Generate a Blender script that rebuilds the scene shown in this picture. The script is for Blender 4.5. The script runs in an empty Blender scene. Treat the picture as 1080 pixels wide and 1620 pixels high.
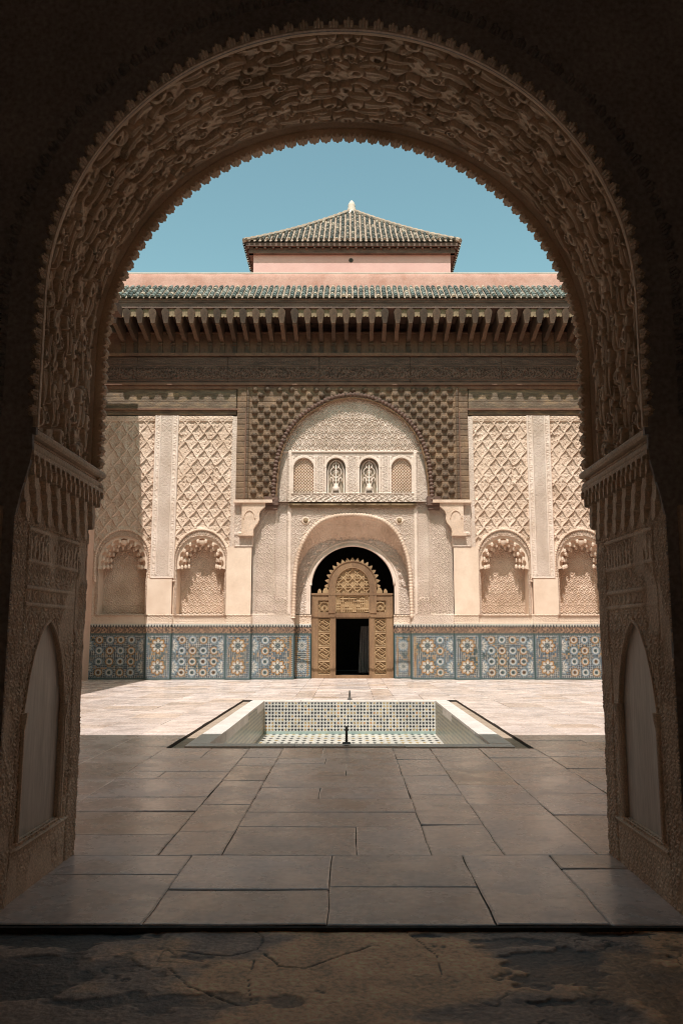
import bpy, math, random
import numpy as np
random.seed(7); RNG = np.random.RandomState(11)
R = math.radians
sc = bpy.context.scene
COL = sc.collection
# ------------------------------------------------------------------ camera
F, TH, H0 = 1300.0, R(8.44), 1.25          # focal length in photo pixels, pitch, eye height
CX, CY = 553.0, 810.0
cam_d = bpy.data.cameras.new("camera"); cam = bpy.data.objects.new("camera", cam_d); COL.objects.link(cam)
cam_d.sensor_fit = 'VERTICAL'; cam_d.sensor_height = 36.0; cam_d.lens = 36.0 * F / 1620.0
cam_d.shift_x = -(CX - 540.0) / 1620.0
cam_d.clip_start = 0.05; cam_d.clip_end = 500
cam.location = (0, 0, H0); cam.rotation_euler = (R(90) + TH, 0, 0)
sc.camera = cam
# ------------------------------------------------------------------ sky, sun, exposure
SUN = (-0.074, -0.56, 1.0)
SUN_EL = math.atan2(SUN[2], math.hypot(SUN[0], SUN[1]))
world = bpy.data.worlds.new("World"); sc.world = world; world.use_nodes = True
nt = world.node_tree; nt.nodes.clear()
wo = nt.nodes.new("ShaderNodeOutputWorld"); bg = nt.nodes.new("ShaderNodeBackground")
sky = nt.nodes.new("ShaderNodeTexSky"); sky.sky_type = 'NISHITA'; sky.sun_disc = False
sky.sun_elevation = SUN_EL; sky.sun_rotation = R(180) + math.atan2(0.074, 0.56)
sky.air_density = 1.0; sky.dust_density = 1.2; sky.ozone_density = 1.0
tint = nt.nodes.new("ShaderNodeMix"); tint.data_type = 'RGBA'; tint.blend_type = 'MULTIPLY'
tint.inputs[0].default_value = 1.0; tint.inputs[7].default_value = (0.78, 0.92, 0.645, 1)
nt.links.new(sky.outputs[0], tint.inputs[6]); nt.links.new(tint.outputs[2], bg.inputs[0])
bg.inputs[1].default_value = 0.13
nt.links.new(bg.outputs[0], wo.inputs[0])
sl = bpy.data.lights.new("sun", 'SUN'); so = bpy.data.objects.new("sun", sl); COL.objects.link(so)
sl.energy = 2.55; sl.angle = R(0.5); sl.color = (1.0, 0.97, 0.94)
so.location = (-3, -20, 40)
so.rotation_euler = (math.atan2(math.hypot(SUN[0], SUN[1]), SUN[2]), 0, math.atan2(SUN[1], SUN[0]) + R(90))
sc.view_settings.view_transform = 'Standard'; sc.view_settings.look = 'None'
sc.view_settings.exposure = 1.0; sc.view_settings.gamma = 1.0
sc.cycles.filter_width = 1.0; sc.cycles.max_bounces = 14; sc.cycles.diffuse_bounces = 12; sc.cycles.glossy_bounces = 4
sc.cycles.sample_clamp_indirect = 8.0; sc.cycles.use_denoising = True

# ------------------------------------------------------------------ helpers
def zat(py, Y):
    t = (CY - py) / F; k = math.tan(TH)
    return H0 + Y * (k + t) / (1 - t * k)
def at(px, py, Y):
    z = zat(py, Y); zc = Y * math.cos(TH) + (z - H0) * math.sin(TH)
    return (px - CX) * zc / F, z
def floor_pt(px, py, z0=0.0):
    a = math.atan((py - CY) / F) - TH; Y = (H0 - z0) / math.tan(a)
    return at(px, py, Y)[0], Y
D = 23.2                                   # distance of the sunlit facade
K = (D * math.cos(TH) + (zat(850, D) - H0) * math.sin(TH)) / F   # metres per photo pixel there
XC = (557.5 - CX) * K
def ux(u, Y=D): return XC + u * K * Y / D
def uy(py, Y=D): return zat(py, Y)

def link_mesh(name, verts, faces_or_arrays, mat, parent=None, smooth=False, cols=None):
    me = bpy.data.meshes.new(name)
    if isinstance(faces_or_arrays, tuple):
        start, loops = faces_or_arrays
        n = len(verts); me.vertices.add(n); me.vertices.foreach_set("co", np.asarray(verts, np.float32).ravel())
        me.loops.add(len(loops)); me.loops.foreach_set("vertex_index", np.asarray(loops, np.int32))
        me.polygons.add(len(start)); me.polygons.foreach_set("loop_start", np.asarray(start, np.int32))
        me.update(calc_edges=True)
    else:
        me.from_pydata([tuple(v) for v in verts], [], faces_or_arrays)
    me.validate(clean_customdata=False)
    if cols is not None:
        at_ = me.color_attributes.new("Col", 'FLOAT_COLOR', 'POINT')
        c = np.ones((len(verts), 4), np.float32); c[:, :3] = cols
        at_.data.foreach_set("color", c.ravel())
    if smooth: me.polygons.foreach_set("use_smooth", np.ones(len(me.polygons), bool))
    mats = mat if isinstance(mat, (list, tuple)) else [mat]
    for m_ in mats: me.materials.append(m_)
    o = bpy.data.objects.new(name, me); COL.objects.link(o)
    if parent is not None:
        o.parent = parent; o.matrix_parent_inverse = parent.matrix_world.inverted()
        p = parent; off = [0, 0, 0]
        while p is not None:
            off = [off[i] + p.location[i] for i in range(3)]; p = p.parent
        o.matrix_parent_inverse.identity(); o.location = (-off[0], -off[1], -off[2])
        for v_ in (): pass
    return o
def empty(name, label, cat, loc=(0, 0, 0), group=None):
    o = bpy.data.objects.new(name, None); COL.objects.link(o); o.location = loc; o.empty_display_size = 0.2
    tag(o, label, cat, group); return o
def tag(o, label, cat, group=None):
    o["label"] = label; o["category"] = cat; o["kind"] = "thing"
    if group: o["group"] = group
    return o
def setting(o, kind="structure"):
    o["kind"] = kind; return o

class MB:
    def __init__(s): s.v = []; s.f = []; s.c = []; s.cur = None
    def add(s, vs, fs):
        b = len(s.v); s.v += [tuple(v) for v in vs]; s.f += [tuple(i + b for i in f) for f in fs]
        if s.cur is not None: s.c += [s.cur] * len(vs)
        return s
    def box(s, x0, x1, y0, y1, z0, z1):
        return s.add([(x0,y0,z0),(x1,y0,z0),(x1,y1,z0),(x0,y1,z0),(x0,y0,z1),(x1,y0,z1),(x1,y1,z1),(x0,y1,z1)],
                     [(0,3,2,1),(4,5,6,7),(0,1,5,4),(1,2,6,5),(2,3,7,6),(3,0,4,7)])
    def prism_y(s, poly, y0, y1):             # polygon in (x, z) run along Y
        n = len(poly)
        return s.add([(p[0], y0, p[1]) for p in poly] + [(p[0], y1, p[1]) for p in poly],
                     [tuple(range(n)), tuple(range(2*n-1, n-1, -1))] + [(i, i+n, (i+1) % n + n, (i+1) % n) for i in range(n)])
    def prism_x(s, poly, x0, x1):             # polygon in (y, z) run along X
        n = len(poly)
        return s.add([(x0, p[0], p[1]) for p in poly] + [(x1, p[0], p[1]) for p in poly],
                     [tuple(range(n)), tuple(range(2*n-1, n-1, -1))] + [(i, i+n, (i+1) % n + n, (i+1) % n) for i in range(n)])
    def tube(s, pts, rad, seg=8, closed=False):
        pts = np.asarray(pts, float); n = len(pts); rad = np.broadcast_to(np.asarray(rad, float), (n,))
        T = np.gradient(pts, axis=0); T /= np.linalg.norm(T, axis=1)[:, None] + 1e-9
        ref = np.array([0.0, 0, 1]) if abs(T[0, 2]) < 0.9 else np.array([1.0, 0, 0])
        if np.abs(T[:, 1]).max() < 0.2: ref = np.array([0.0, 1, 0])
        vs = []
        for i in range(n):
            a = np.cross(T[i], ref); a /= np.linalg.norm(a) + 1e-9; b = np.cross(T[i], a)
            for k in range(seg):
                w = 2 * math.pi * k / seg
                vs.append(pts[i] + rad[i] * (math.cos(w) * a + math.sin(w) * b))
        fs = [(i*seg+k, i*seg+(k+1) % seg, (i+1)*seg+(k+1) % seg, (i+1)*seg+k) for i in range(n-1) for k in range(seg)]
        fs += [tuple(range(seg)), tuple(range((n-1)*seg, n*seg))]
        return s.add(vs, fs)
    def lathe(s, prof, cx, cy, seg=16):       # prof: (r, z)
        vs = []; n = len(prof)
        for r_, z_ in prof:
            for k in range(seg):
                w = 2*math.pi*k/seg; vs.append((cx + r_*math.cos(w), cy + r_*math.sin(w), z_))
        fs = [(i*seg+k, i*seg+(k+1) % seg, (i+1)*seg+(k+1) % seg, (i+1)*seg+k) for i in range(n-1) for k in range(seg)]
        fs += [tuple(range(seg)), tuple(range((n-1)*seg, n*seg))]
        return s.add(vs, fs)
    def ribbon(s, a, b):                      # sheet between two polylines
        n = len(a)
        return s.add(list(a) + list(b), [(i, i+1, n+i+1, n+i) for i in range(n-1)])
    def build(s, name, mat, parent=None, smooth=False):
        return link_mesh(name, s.v, s.f, mat, parent, smooth, np.array(s.c) if s.c else None)

def sst(a, b, x):
    t = np.clip((x - a) / (b - a), 0, 1); return t * t * (3 - 2 * t)
def fr(x): return x - np.floor(x)
def hsh(i, j, k=0):
    n = (i.astype(np.int64) * 374761393 + j.astype(np.int64) * 668265263 + k * 974634777) & 0x7fffffff
    n = ((n ^ (n >> 13)) * 1274126177) & 0x7fffffff
    return ((n ^ (n >> 16)) & 0xffff) / 65535.0
def vnoise(u, v, k=0):
    i = np.floor(u); j = np.floor(v); a = u - i; b = v - j
    a = a*a*(3-2*a); b = b*b*(3-2*b)
    return (hsh(i, j, k)*(1-a)*(1-b) + hsh(i+1, j, k)*a*(1-b) + hsh(i, j+1, k)*(1-a)*b + hsh(i+1, j+1, k)*a*b)
def fbm(u, v, k=0, o=4):
    t = 0; w = .5
    for q in range(o):
        t = t + w * vnoise(u, v, k + q); u = u*2.03 + 7.1; v = v*2.03 + 3.7; w *= .5
    return t / (1 - .5**o)
def catmull(P, n=8):
    P = np.asarray(P, float); Q = np.vstack([2*P[0]-P[1], P, 2*P[-1]-P[-2]]); out = []
    for i in range(1, len(Q)-2):
        for t in np.linspace(0, 1, n, endpoint=False):
            out.append(.5*((2*Q[i]) + (-Q[i-1]+Q[i+1])*t + (2*Q[i-1]-5*Q[i]+4*Q[i+1]-Q[i+2])*t*t + (-Q[i-1]+3*Q[i]-3*Q[i+1]+Q[i+2])*t**3))
    out.append(P[-1]); return np.array(out)
def inside(poly, x, y):
    poly = np.asarray(poly); c = np.zeros(x.shape, bool); j = len(poly)-1
    for i in range(len(poly)):
        xi, yi = poly[i]; xj, yj = poly[j]
        m = ((yi > y) != (yj > y)) & (x < (xj-xi)*(y-yi)/((yj-yi) if yj != yi else 1e-9) + xi)
        c ^= m; j = i
    return c
def grid_mesh(name, P, mat, parent, keep=None, cols=None, smooth=True, skirt=None):
    """P: (nu, nv, 3) points; keep: (nu-1, nv-1) faces to keep; skirt: vector to run the outer edge back by"""
    nu, nv = P.shape[:2]; idx = np.arange(nu*nv).reshape(nu, nv)
    q = np.stack([idx[:-1,:-1], idx[1:,:-1], idx[1:,1:], idx[:-1,1:]], -1)
    q = q[keep] if keep is not None else q.reshape(-1, 4)
    V = P.reshape(-1, 3); C = None if cols is None else cols.reshape(-1, 3)
    if skirt is not None:
        loop = np.concatenate([idx[:-1,0], idx[-1,:-1], idx[:0:-1,-1], idx[0,:0:-1]])
        b = len(V); n = len(loop); V = np.vstack([V, V[loop] + np.asarray(skirt)])
        if C is not None: C = np.vstack([C, C[loop]])
        i = np.arange(n); j = (i+1) % n
        q = np.vstack([q, np.stack([loop[i], b+i, b+j, loop[j]], -1)])
    used = np.unique(q); remap = np.zeros(len(V), np.int64); remap[used] = np.arange(len(used))
    V = V[used]; q = remap[q]; C = None if C is None else C[used]
    return link_mesh(name, V, (np.arange(len(q))*4, q.ravel()), mat, parent, smooth, C)
def relief(name, x0, x1, z0, z1, Y, hf, mat, parent, res=.015, hole=None, colf=None, skirt=.12, smooth=True):
    """upright sheet facing -Y, carved by hf(x, z) metres towards the viewer"""
    nu = max(2, int((x1-x0)/res)+1); nv = max(2, int((z1-z0)/res)+1)
    u, v = np.meshgrid(np.linspace(x0, x1, nu), np.linspace(z0, z1, nv), indexing='ij')
    h = hf(u, v) if hf else np.zeros_like(u)
    P = np.stack([u, Y - h, v], -1); keep = None
    if hole is not None:
        uc = (u[:-1,:-1]+u[1:,1:])/2; vc = (v[:-1,:-1]+v[1:,1:])/2; keep = ~hole(uc, vc)
    return grid_mesh(name, P, mat, parent, keep, colf(u, v) if colf else None, smooth, (0, skirt, 0) if skirt else None)

# ------------------------------------------------------------------ materials
def new_mat(name):
    m = bpy.data.materials.new(name); m.use_nodes = True
    return m, m.node_tree, m.node_tree.nodes["Principled BSDF"]
def surf(name, c0, c1, rough=.8, scale=3.0, bump=.25, bscale=60, streak=0.0, bdist=.004, fine=.25, use_col=False, spec=.5, rvar=0, c2=None):
    m, t, b = new_mat(name); N = t.nodes; L = t.links
    tc = N.new("ShaderNodeTexCoord"); mp = N.new("ShaderNodeMapping"); L.new(tc.outputs["Object"], mp.inputs[0])
    if streak: mp.inputs["Scale"].default_value = (1, 1, streak)
    n1 = N.new("ShaderNodeTexNoise"); n1.inputs["Scale"].default_value = scale; n1.inputs["Detail"].default_value = 7; n1.inputs["Roughness"].default_value = .65
    L.new(mp.outputs[0], n1.inputs["Vector"])
    n2 = N.new("ShaderNodeTexNoise"); n2.inputs["Scale"].default_value = bscale; n2.inputs["Detail"].default_value = 5
    L.new(mp.outputs[0], n2.inputs["Vector"])
    rp = N.new("ShaderNodeValToRGB"); rp.color_ramp.elements[0].position = .32; rp.color_ramp.elements[1].position = .68
    rp.color_ramp.elements[0].color = (*c0, 1); rp.color_ramp.elements[1].color = (*c1, 1)
    if c2:
        e = rp.color_ramp.elements.new(.5); e.color = (*c2, 1)
    L.new(n1.outputs[0], rp.inputs[0])
    col = rp.outputs[0]
    if use_col:
        at_ = N.new("ShaderNodeAttribute"); at_.attribute_name = "Col"
        mx = N.new("ShaderNodeMix"); mx.data_type = 'RGBA'; mx.blend_type = 'MULTIPLY'; mx.inputs[0].default_value = 1
        L.new(at_.outputs["Color"], mx.inputs[6]); L.new(col, mx.inputs[7]); col = mx.outputs[2]
    mf = N.new("ShaderNodeMapRange"); mf.inputs[1].default_value = .3; mf.inputs[2].default_value = .7
    mf.inputs[3].default_value = 1 - fine; mf.inputs[4].default_value = 1 + fine
    L.new(n2.outputs[0], mf.inputs[0])
    mm = N.new("ShaderNodeMix"); mm.data_type = 'RGBA'; mm.blend_type = 'MULTIPLY'; mm.inputs[0].default_value = 1
    L.new(col, mm.inputs[6]); L.new(mf.outputs[0], mm.inputs[7]); L.new(mm.outputs[2], b.inputs["Base Color"])
    b.inputs["Roughness"].default_value = rough; b.inputs["Specular IOR Level"].default_value = spec
    if rvar:
        mr = N.new("ShaderNodeMapRange"); mr.inputs[1].default_value = .3; mr.inputs[2].default_value = .7
        mr.inputs[3].default_value = rough - rvar; mr.inputs[4].default_value = rough + rvar
        L.new(n1.outputs[0], mr.inputs[0]); L.new(mr.outputs[0], b.inputs["Roughness"])
    if bump:
        bp = N.new("ShaderNodeBump"); bp.inputs["Strength"].default_value = bump; bp.inputs["Distance"].default_value = bdist
        L.new(n2.outputs[0], bp.inputs["Height"]); L.new(bp.outputs[0], b.inputs["Normal"])
    return m
M = {}
M['stucco'] = surf("stucco", (.49,.345,.245), (.71,.55,.43), .9, 1.5, .5, 38, bdist=.012, fine=.2, c2=(.61,.45,.34))
M['stucco_plain'] = surf("stucco_plain", (.62,.46,.345), (.74,.585,.46), .85, 1.6, .25, 40, fine=.06)
M['stucco_white'] = surf("stucco_pale", (.58,.445,.35), (.75,.615,.52), .85, 1.6, .3, 40, fine=.08)
M['wood'] = surf("cedar_wood", (.095,.055,.028), (.27,.17,.088), .75, 2.2, .5, 38, streak=4, bdist=.01, fine=.3, c2=(.14,.095,.06))
M['wood_boss'] = surf('cedar_wood_bossed', (.085,.05,.028), (.22,.135,.075), .75, 2.2, .5, 38, bdist=.01, fine=.3, c2=(.145,.09,.052), use_col=True)
M['wood_red'] = surf("cedar_wood_reddish", (.11,.05,.03), (.20,.10,.055), .7, 2.2, .5, 38, bdist=.01, fine=.3)
M['wood_dark'] = surf("cedar_wood_dark", (.070,.036,.024), (.165,.09,.062), .75, 2.4, .5, 38, streak=5, bdist=.01, fine=.35)
M['wood_mid'] = surf('cedar_wood_brown', (.058,.031,.019), (.125,.072,.043), .75, 3, .5, 38, bdist=.01, fine=.3)
_t = M['wood_mid'].node_tree; _b = _t.nodes['Principled BSDF']; _oi = _t.nodes.new('ShaderNodeObjectInfo'); _mr = _t.nodes.new('ShaderNodeMapRange'); _mr.inputs[3].default_value = .65; _mr.inputs[4].default_value = 1.45
_mx = _t.nodes.new('ShaderNodeMix'); _mx.data_type = 'RGBA'; _mx.blend_type = 'MULTIPLY'; _mx.inputs[0].default_value = 1; _src = _b.inputs['Base Color'].links[0].from_socket
_t.links.new(_oi.outputs['Random'], _mr.inputs[0]); _t.links.new(_src, _mx.inputs[6]); _t.links.new(_mr.outputs[0], _mx.inputs[7]); _t.links.new(_mx.outputs[2], _b.inputs['Base Color'])
M['glass'] = surf('dusty_window_glass', (.30,.22,.15), (.42,.32,.23), .35, 8, .1, 60)
M['wood_cap'] = surf("cedar_wood_pale", (.12,.075,.04), (.36,.25,.14), .8, 3, .5, 38, bdist=.01, fine=.25)
M['wood_door'] = surf("door_wood", (.15,.08,.04), (.28,.165,.085), .55, 3, .4, 70, streak=.25, bdist=.006, fine=.2)
M['wood_carved'] = surf("door_wood_carved", (.24,.14,.065), (.40,.26,.135), .65, 4, .3, 70, bdist=.005, fine=.2)
M['pink'] = surf("pink_plaster", (.46,.22,.16), (.62,.35,.275), .9, 1.8, .4, 30, fine=.12, c2=(.55,.295,.23))
M['pink_pale'] = surf("pale_pink_plaster", (.58,.335,.29), (.65,.40,.35), .9, 1.2, .3, 30, fine=.05)
M['tile_green'] = surf("green_glazed_tile", (.025,.06,.055), (.14,.20,.18), .3, 9, .2, 60, fine=.4, c2=(.06,.115,.105))
M['mortar'] = surf("roof_mortar", (.26,.18,.13), (.42,.315,.235), .9, 5, .4, 60, fine=.25)
M['zellij'] = surf("glazed_mosaic", (.78,.79,.80), (1.02,1.02,1.02), .28, 6, .15, 80, fine=.15, use_col=True)
M['marble'] = surf("worn_marble_paving", (.78,.75,.73), (1.0,.99,.98), .27, 2.6, .25, 24, bdist=.003, fine=.17, use_col=True, rvar=.11, c2=(.90,.885,.87))
M['rim'] = surf("marble_rim", (.55,.49,.44), (.72,.66,.61), .6, 2.5, .3, 40, fine=.1)
M['joint'] = surf("joint_dirt", (.03,.025,.02), (.075,.06,.05), .95, 6, .4, 60)
M['soffit'] = surf("brown_carved_stucco", (.44,.325,.225), (.72,.57,.43), .9, 2.2, .25, 90, bdist=.003, fine=.10, c2=(.59,.445,.32))
M['jamb'] = surf("brown_jamb_stucco", (.56,.42,.30), (.80,.65,.50), .85, 2.6, .15, 110, bdist=.003, fine=.25, c2=(.64,.49,.365))
M['impost'] = surf("impost_stone", (.52,.40,.29), (.72,.57,.44), .8, 3, .5, 60, fine=.2)
M['marble_panel'] = surf("grey_marble_panel", (.44,.38,.32), (.62,.55,.48), .5, 9, .2, 60, streak=.12, fine=.12)
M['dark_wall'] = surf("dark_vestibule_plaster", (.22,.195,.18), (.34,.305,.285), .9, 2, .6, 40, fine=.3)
M['room_plaster'] = surf('vestibule_plaster', (.40,.33,.27), (.50,.42,.35), .9, 2, .3, 40)
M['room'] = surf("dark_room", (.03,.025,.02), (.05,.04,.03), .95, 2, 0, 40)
M['concrete'] = surf("worn_screed", (.8,.8,.8), (1.15,1.15,1.15), .6, 5, .9, 45, bdist=.006, fine=.3, use_col=True)
M['channel'] = surf("channel_stone", (.30,.215,.155), (.46,.35,.26), .9, 4, .5, 50)
M['metal'] = surf("dark_metal", (.03,.028,.026), (.07,.06,.05), .5, 10, .2, 60)
M['cloth'] = surf("grey_cloth", (.10,.095,.09), (.22,.21,.20), .9, 30, .2, 60)
M['plain_wall'] = surf("courtyard_plaster", (.60,.40,.29), (.70,.49,.38), .9, 1.2, .4, 30, fine=.1)
# ------------------------------------------------------------------ carving patterns (heights 0..1)
def scroll(u, v, p, k=2.0):
    """mirrored scrollwork: spirals turning alternately in a half-drop lattice"""
    um = np.abs(fr(u/(2*p)+.5)-.5)*2*p
    a = um/p; b = v/p
    i = np.floor(b); off = np.where(i % 2 == 0, 0.0, .5)
    j = np.floor(a+off); cx = fr(a+off)-.5; cy = fr(b)-.5
    r = np.hypot(cx, cy); th = np.arctan2(cy, cx); hand = np.where((i + j) % 2 == 0, 1.0, -1.0)
    s = np.cos(k*2*math.pi*r*1.6 + hand*th*1.0)
    leaf = np.cos(5*th + hand*6*r)*.35
    return sst(-.25, .35, s + leaf*sst(.1, .45, r))
def lozenge(u, v, pw, ph):
    w = .10*np.sin(4*math.pi*v/ph)
    a = u/pw + w*.35; b = v/ph
    c1 = fr(a+b)-.5; c2 = fr(a-b)-.5
    e = .5-np.maximum(np.abs(c1), np.abs(c2))
    ridge = 1-sst(.035, .075, e); lip = sst(.075, .095, e)*(1-sst(.12, .15, e))
    lx = (c1+c2)*.5; ly = (c1-c2)*.5                    # lx across, ly up, in the lozenge
    arch = np.hypot(lx*1.3, np.where(ly > 0, ly*.95, ly*.5)-.01)
    hood = 1-sst(.17, .21, arch)
    ring = sst(.125, .14, arch)*(1-sst(.165, .18, arch))
    leaf = (1-sst(.05, .085, np.hypot(lx*.9, ly+.10))) + .8*(1-sst(.03, .05, np.hypot(np.abs(lx)-.075, ly+.02)))
    fine = scroll(u, v, .058)*.22 + .16*vnoise(u*60, v*60, 3)
    k = ridge*1.0 + lip*.22 + (1-ridge)*(.30*(1-hood)*(ly < .05) + .12*(1-hood) + ring*.25 + leaf*hood*.34 + fine*.8*(e > .10))
    wear = sst(.56, .74, fbm(u*1.7+3, v*1.3, 33)); chip = (fbm(u*6, v*6, 37) > .72)
    return np.where(chip, .25, k*(1-.45*wear)+.10*wear)
def script(u, v, p):
    a = u/p; i = np.floor(a); c = fr(a)
    h1 = hsh(i, i*0+3); wob = .25*np.sin(v/p*2.2 + h1*6.28)
    stem = 1-sst(.16, .26, np.abs(c-.5+wob))
    sw = 1-sst(.25, .45, np.abs(np.sin(u/p*.9 + 1.3*np.sin(v/p*1.7))))
    return np.maximum(stem*(vnoise(u/p*.8, v/p*.5, 5) > .35), sw*.9)
def band(x, a, b, w): return (sst(a, a+w, x))*(1-sst(b-w, b, x))

# ------------------------------------------------------------------ zellij colours
WHT = np.array([.54,.51,.45]); BLK = np.array([.016,.017,.021]); BLU = np.array([.165,.225,.265]); GRN = np.array([.050,.088,.084]); YEL = np.array([.36,.175,.04]); GRY = np.array([.20,.235,.235])
def pick(c, m, k): c[m] = k
def zellij_bg(u, v, t=.056):
    i = np.floor(u/t); j = np.floor(v/t); cu = np.abs(fr(u/t)-.5); cv = np.abs(fr(v/t)-.5)
    h = hsh(i, j, 4); c = np.empty(u.shape+(3,)); c[:] = GRY
    patch = vnoise(u*2.6, v*2.6, 17)
    pick(c, patch > .42, BLU); pick(c, patch < .20, GRN*1.5)
    pick(c, (np.maximum(cu, cv) > .36) & (h > .55), WHT*.85)
    pick(c, np.maximum(cu, cv) < .335, BLK); pick(c, (np.maximum(cu, cv) < .335) & (h < .16), YEL*1.2)
    return c
def rosette(c, u, v, cx, cy, Rr, n, outer, inner):
    r = np.hypot(u-cx, v-cy)/Rr; th = np.arctan2(v-cy, u-cx); w = np.cos(n*th)
    e = 1.02+.13*w
    pick(c, r < e+.14, BLK); pick(c, (r < e+.14) & (np.cos(n*2*th) > .1) & (r > e), GRY)
    pick(c, r < e, outer)
    pick(c, r < e-.20, inner)
    pick(c, (np.abs(r-.60) < .085) & (np.cos(n*th+math.pi) > .25), BLK)
    pick(c, (np.abs(r-.80) < .05) & (np.cos(n*2*th) > .55), BLK)
    pick(c, (r < .44), GRY if n < 12 else inner); pick(c, (np.abs(r-.36) < .07) & (np.cos(n*th) > 0), BLK)
    pick(c, r < .26, GRN); pick(c, r < .15, BLK); pick(c, r < .07, WHT)
def star_small(c, u, v, cx, cy, Rr, outer, centre):
    r = np.hypot(u-cx, v-cy)/Rr; th = np.arctan2(v-cy, u-cx); w = np.cos(10*th)
    pick(c, r < 1.22, BLK*1.6); pick(c, (r < 1.22) & (r > 1.0) & (np.cos(10*th) < -.2), GRY)
    pick(c, r < 1.0+.08*w, outer); pick(c, r < .78+.08*w, WHT); pick(c, (np.cos(10*th) > .70) & (r > .50) & (r < .76), BLU); pick(c, r < .46, BLK); pick(c, (r < .36) & (np.cos(5*th) > -.3), centre); pick(c, r < .14, BLK)
def zellij_field(u, v, x0, x1, z0, z1, style):
    c = zellij_bg(u, v); w = x1-x0; h = z1-z0; cx = (x0+x1)/2; OB = BLU*1.25
    flip = style.endswith('flip')
    if style == 'small':
        p = h/4.12; n = max(1, int((w-.20)/p)); off = cx-(n-1)*p/2
        for i in range(n):
            for j in range(4):
                y = (i*2+j*3) % 4 < 2
                star_small(c, u, v, off+i*p, z0+h*.02+(j+.5)*p, p*.365, YEL if y else OB, YEL*.6 if (i+j) % 3 == 0 else GRN*2)
        for e_ in (x0+.02, x1-.02):
            for j in (0, 1): rosette(c, u, v, e_, z0+h*(.26+.48*j), h*.165, 12, OB, WHT)
    elif style == 'big':
        for j in (0, 1): rosette(c, u, v, cx, z0+h*(.26+.48*j), h*.160, 8, YEL, WHT)
    elif style.startswith('mixed'):
        g = (lambda f_: x1-w*f_) if flip else (lambda f_: x0+w*f_)
        for j in (0, 1):
            rosette(c, u, v, g(.37), z0+h*(.26+.48*j), h*.160, 8, YEL, WHT)
            for q in (-.12, .12): star_small(c, u, v, g(.66), z0+h*(.26+.48*j+q), h*.088, YEL if q < 0 else OB, GRN*2)
            rosette(c, u, v, g(.98), z0+h*(.26+.48*j), h*.165, 12, OB, WHT)
        k = g(.07); m_ = np.abs(u-k) < .05; t = fr(v/.06+np.floor(u/.045)*.5); pick(c, m_ & (t < .5), YEL)
    else:
        for j in (0, 1): rosette(c, u, v, cx, z0+h*(.26+.48*j), h*.12, 12, OB, WHT)
        m_ = np.abs(np.abs(u-cx)-w*.36) < .045; t = fr(v/.06+np.floor(u/.045)*.5); pick(c, m_ & (t < .5), YEL)
    e = np.minimum(np.minimum(u-x0, x1-u), np.minimum(v-z0, z1-v))
    pick(c, e < .064, BLU*.9); t = fr(u/.056)*1.0; t2 = fr(v/.056); ed = np.where(np.minimum(u-x0, x1-u) < np.minimum(v-z0, z1-v), t2, t)
    pick(c, (e < .060) & (e > .026) & (ed < .5), BLK); pick(c, (e < .060) & (e > .026) & (ed > .78), WHT); pick(c, e < .02, GRN)
    return c

# =================================================================== THE SUNLIT FACADE
fac = empty("courtyard_facade", "sunlit carved stucco facade with dark cedar eaves and mosaic tile dado across the courtyard", "building", (XC, D, 0))
RC = D + .06                                 # recessed wall behind the big arch
DB = RC + .50                                # wall that frames the wooden door
zT, zB = uy(987), 0.0
# --- big wooden arch outline (u, py)
big_half = catmull([(0,629),(24,632),(46,640),(78,660),(102,688),(115,722),(120,755),(122,797)], 8)
big = np.vstack([np.stack([-big_half[::-1,0], big_half[::-1,1]],-1), big_half[1:]])
YS = D - .12
bigw = np.array([(ux(p[0], YS), uy(p[1], YS)) for p in big])
bigpoly = np.vstack([bigw, [(bigw[-1,0], -1), (bigw[0,0], -1)]])
# --- upright boss field of the cedar spandrel
def spandrel_h(x, z):
    pz = .168
    h = .018*sst(.0, .10, fr(z/pz))*(1-sst(.90, 1.0, fr(z/pz)))
    u = np.abs(x-XC)/K
    px_, pz_ = .352, .336
    for o in (0, .5):
        a = (x-XC)/px_+o; b = (z-uy(617, YS))/pz_+o
        i = np.floor(a); j = np.floor(b)
        cx = (fr(a)-.5)*px_; cz = (fr(b)-.5)*pz_ + .012*(hsh(i, j, 8)-.5)
        d = np.hypot(cx, np.where(cz > 0, cz*1.15, cz*.95))/.090
        dome = np.sqrt(np.clip(1-d*d, 0, 1))
        ok = (u < 163) & (hsh(i, j, 19) > .03)
        fl = .012*np.cos(6*np.arctan2(cz+.02, cx))*sst(.1, .6, d)
        h = np.maximum(h, np.where(ok, dome*(.100+.02*hsh(i, j, 23))+fl*dome, 0))
    edge = band(u, 165, 171, 1.5)*.05
    return h + edge + .004*vnoise(x*40, z*12)
zs0, zs1 = uy(794, YS), uy(614, YS)
relief("cedar_spandrel", ux(-186, YS), ux(186, YS), zs0, zs1, YS, spandrel_h, M['wood_boss'], fac, .014, lambda x, z: inside(bigpoly, x, z), skirt=.2, colf=lambda x, z: np.array([1.05, 1.0, .95])*np.where(spandrel_h(x, z) > .035, .52+.2*vnoise(x*9, z*9, 3), 1.0)[..., None])
m = MB()
m.ribbon([(p[0], YS-.03, p[1]) for p in bigw], [(p[0], RC+.02, p[1]) for p in bigw])
m.build("arch_soffit", M['wood_cap'], fac, True)
L = np.r_[0, np.cumsum(np.hypot(*np.diff(bigw, axis=0).T))]
n = 520; tt = np.linspace(0, L[-1], n); cx_ = np.interp(tt, L, bigw[:,0]); cz_ = np.interp(tt, L, bigw[:,1])
m = MB(); cN = np.array([XC, uy(760, YS)])
off = np.stack([cx_-cN[0], cz_-cN[1]], -1); off /= np.linalg.norm(off, axis=1)[:,None]
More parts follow.
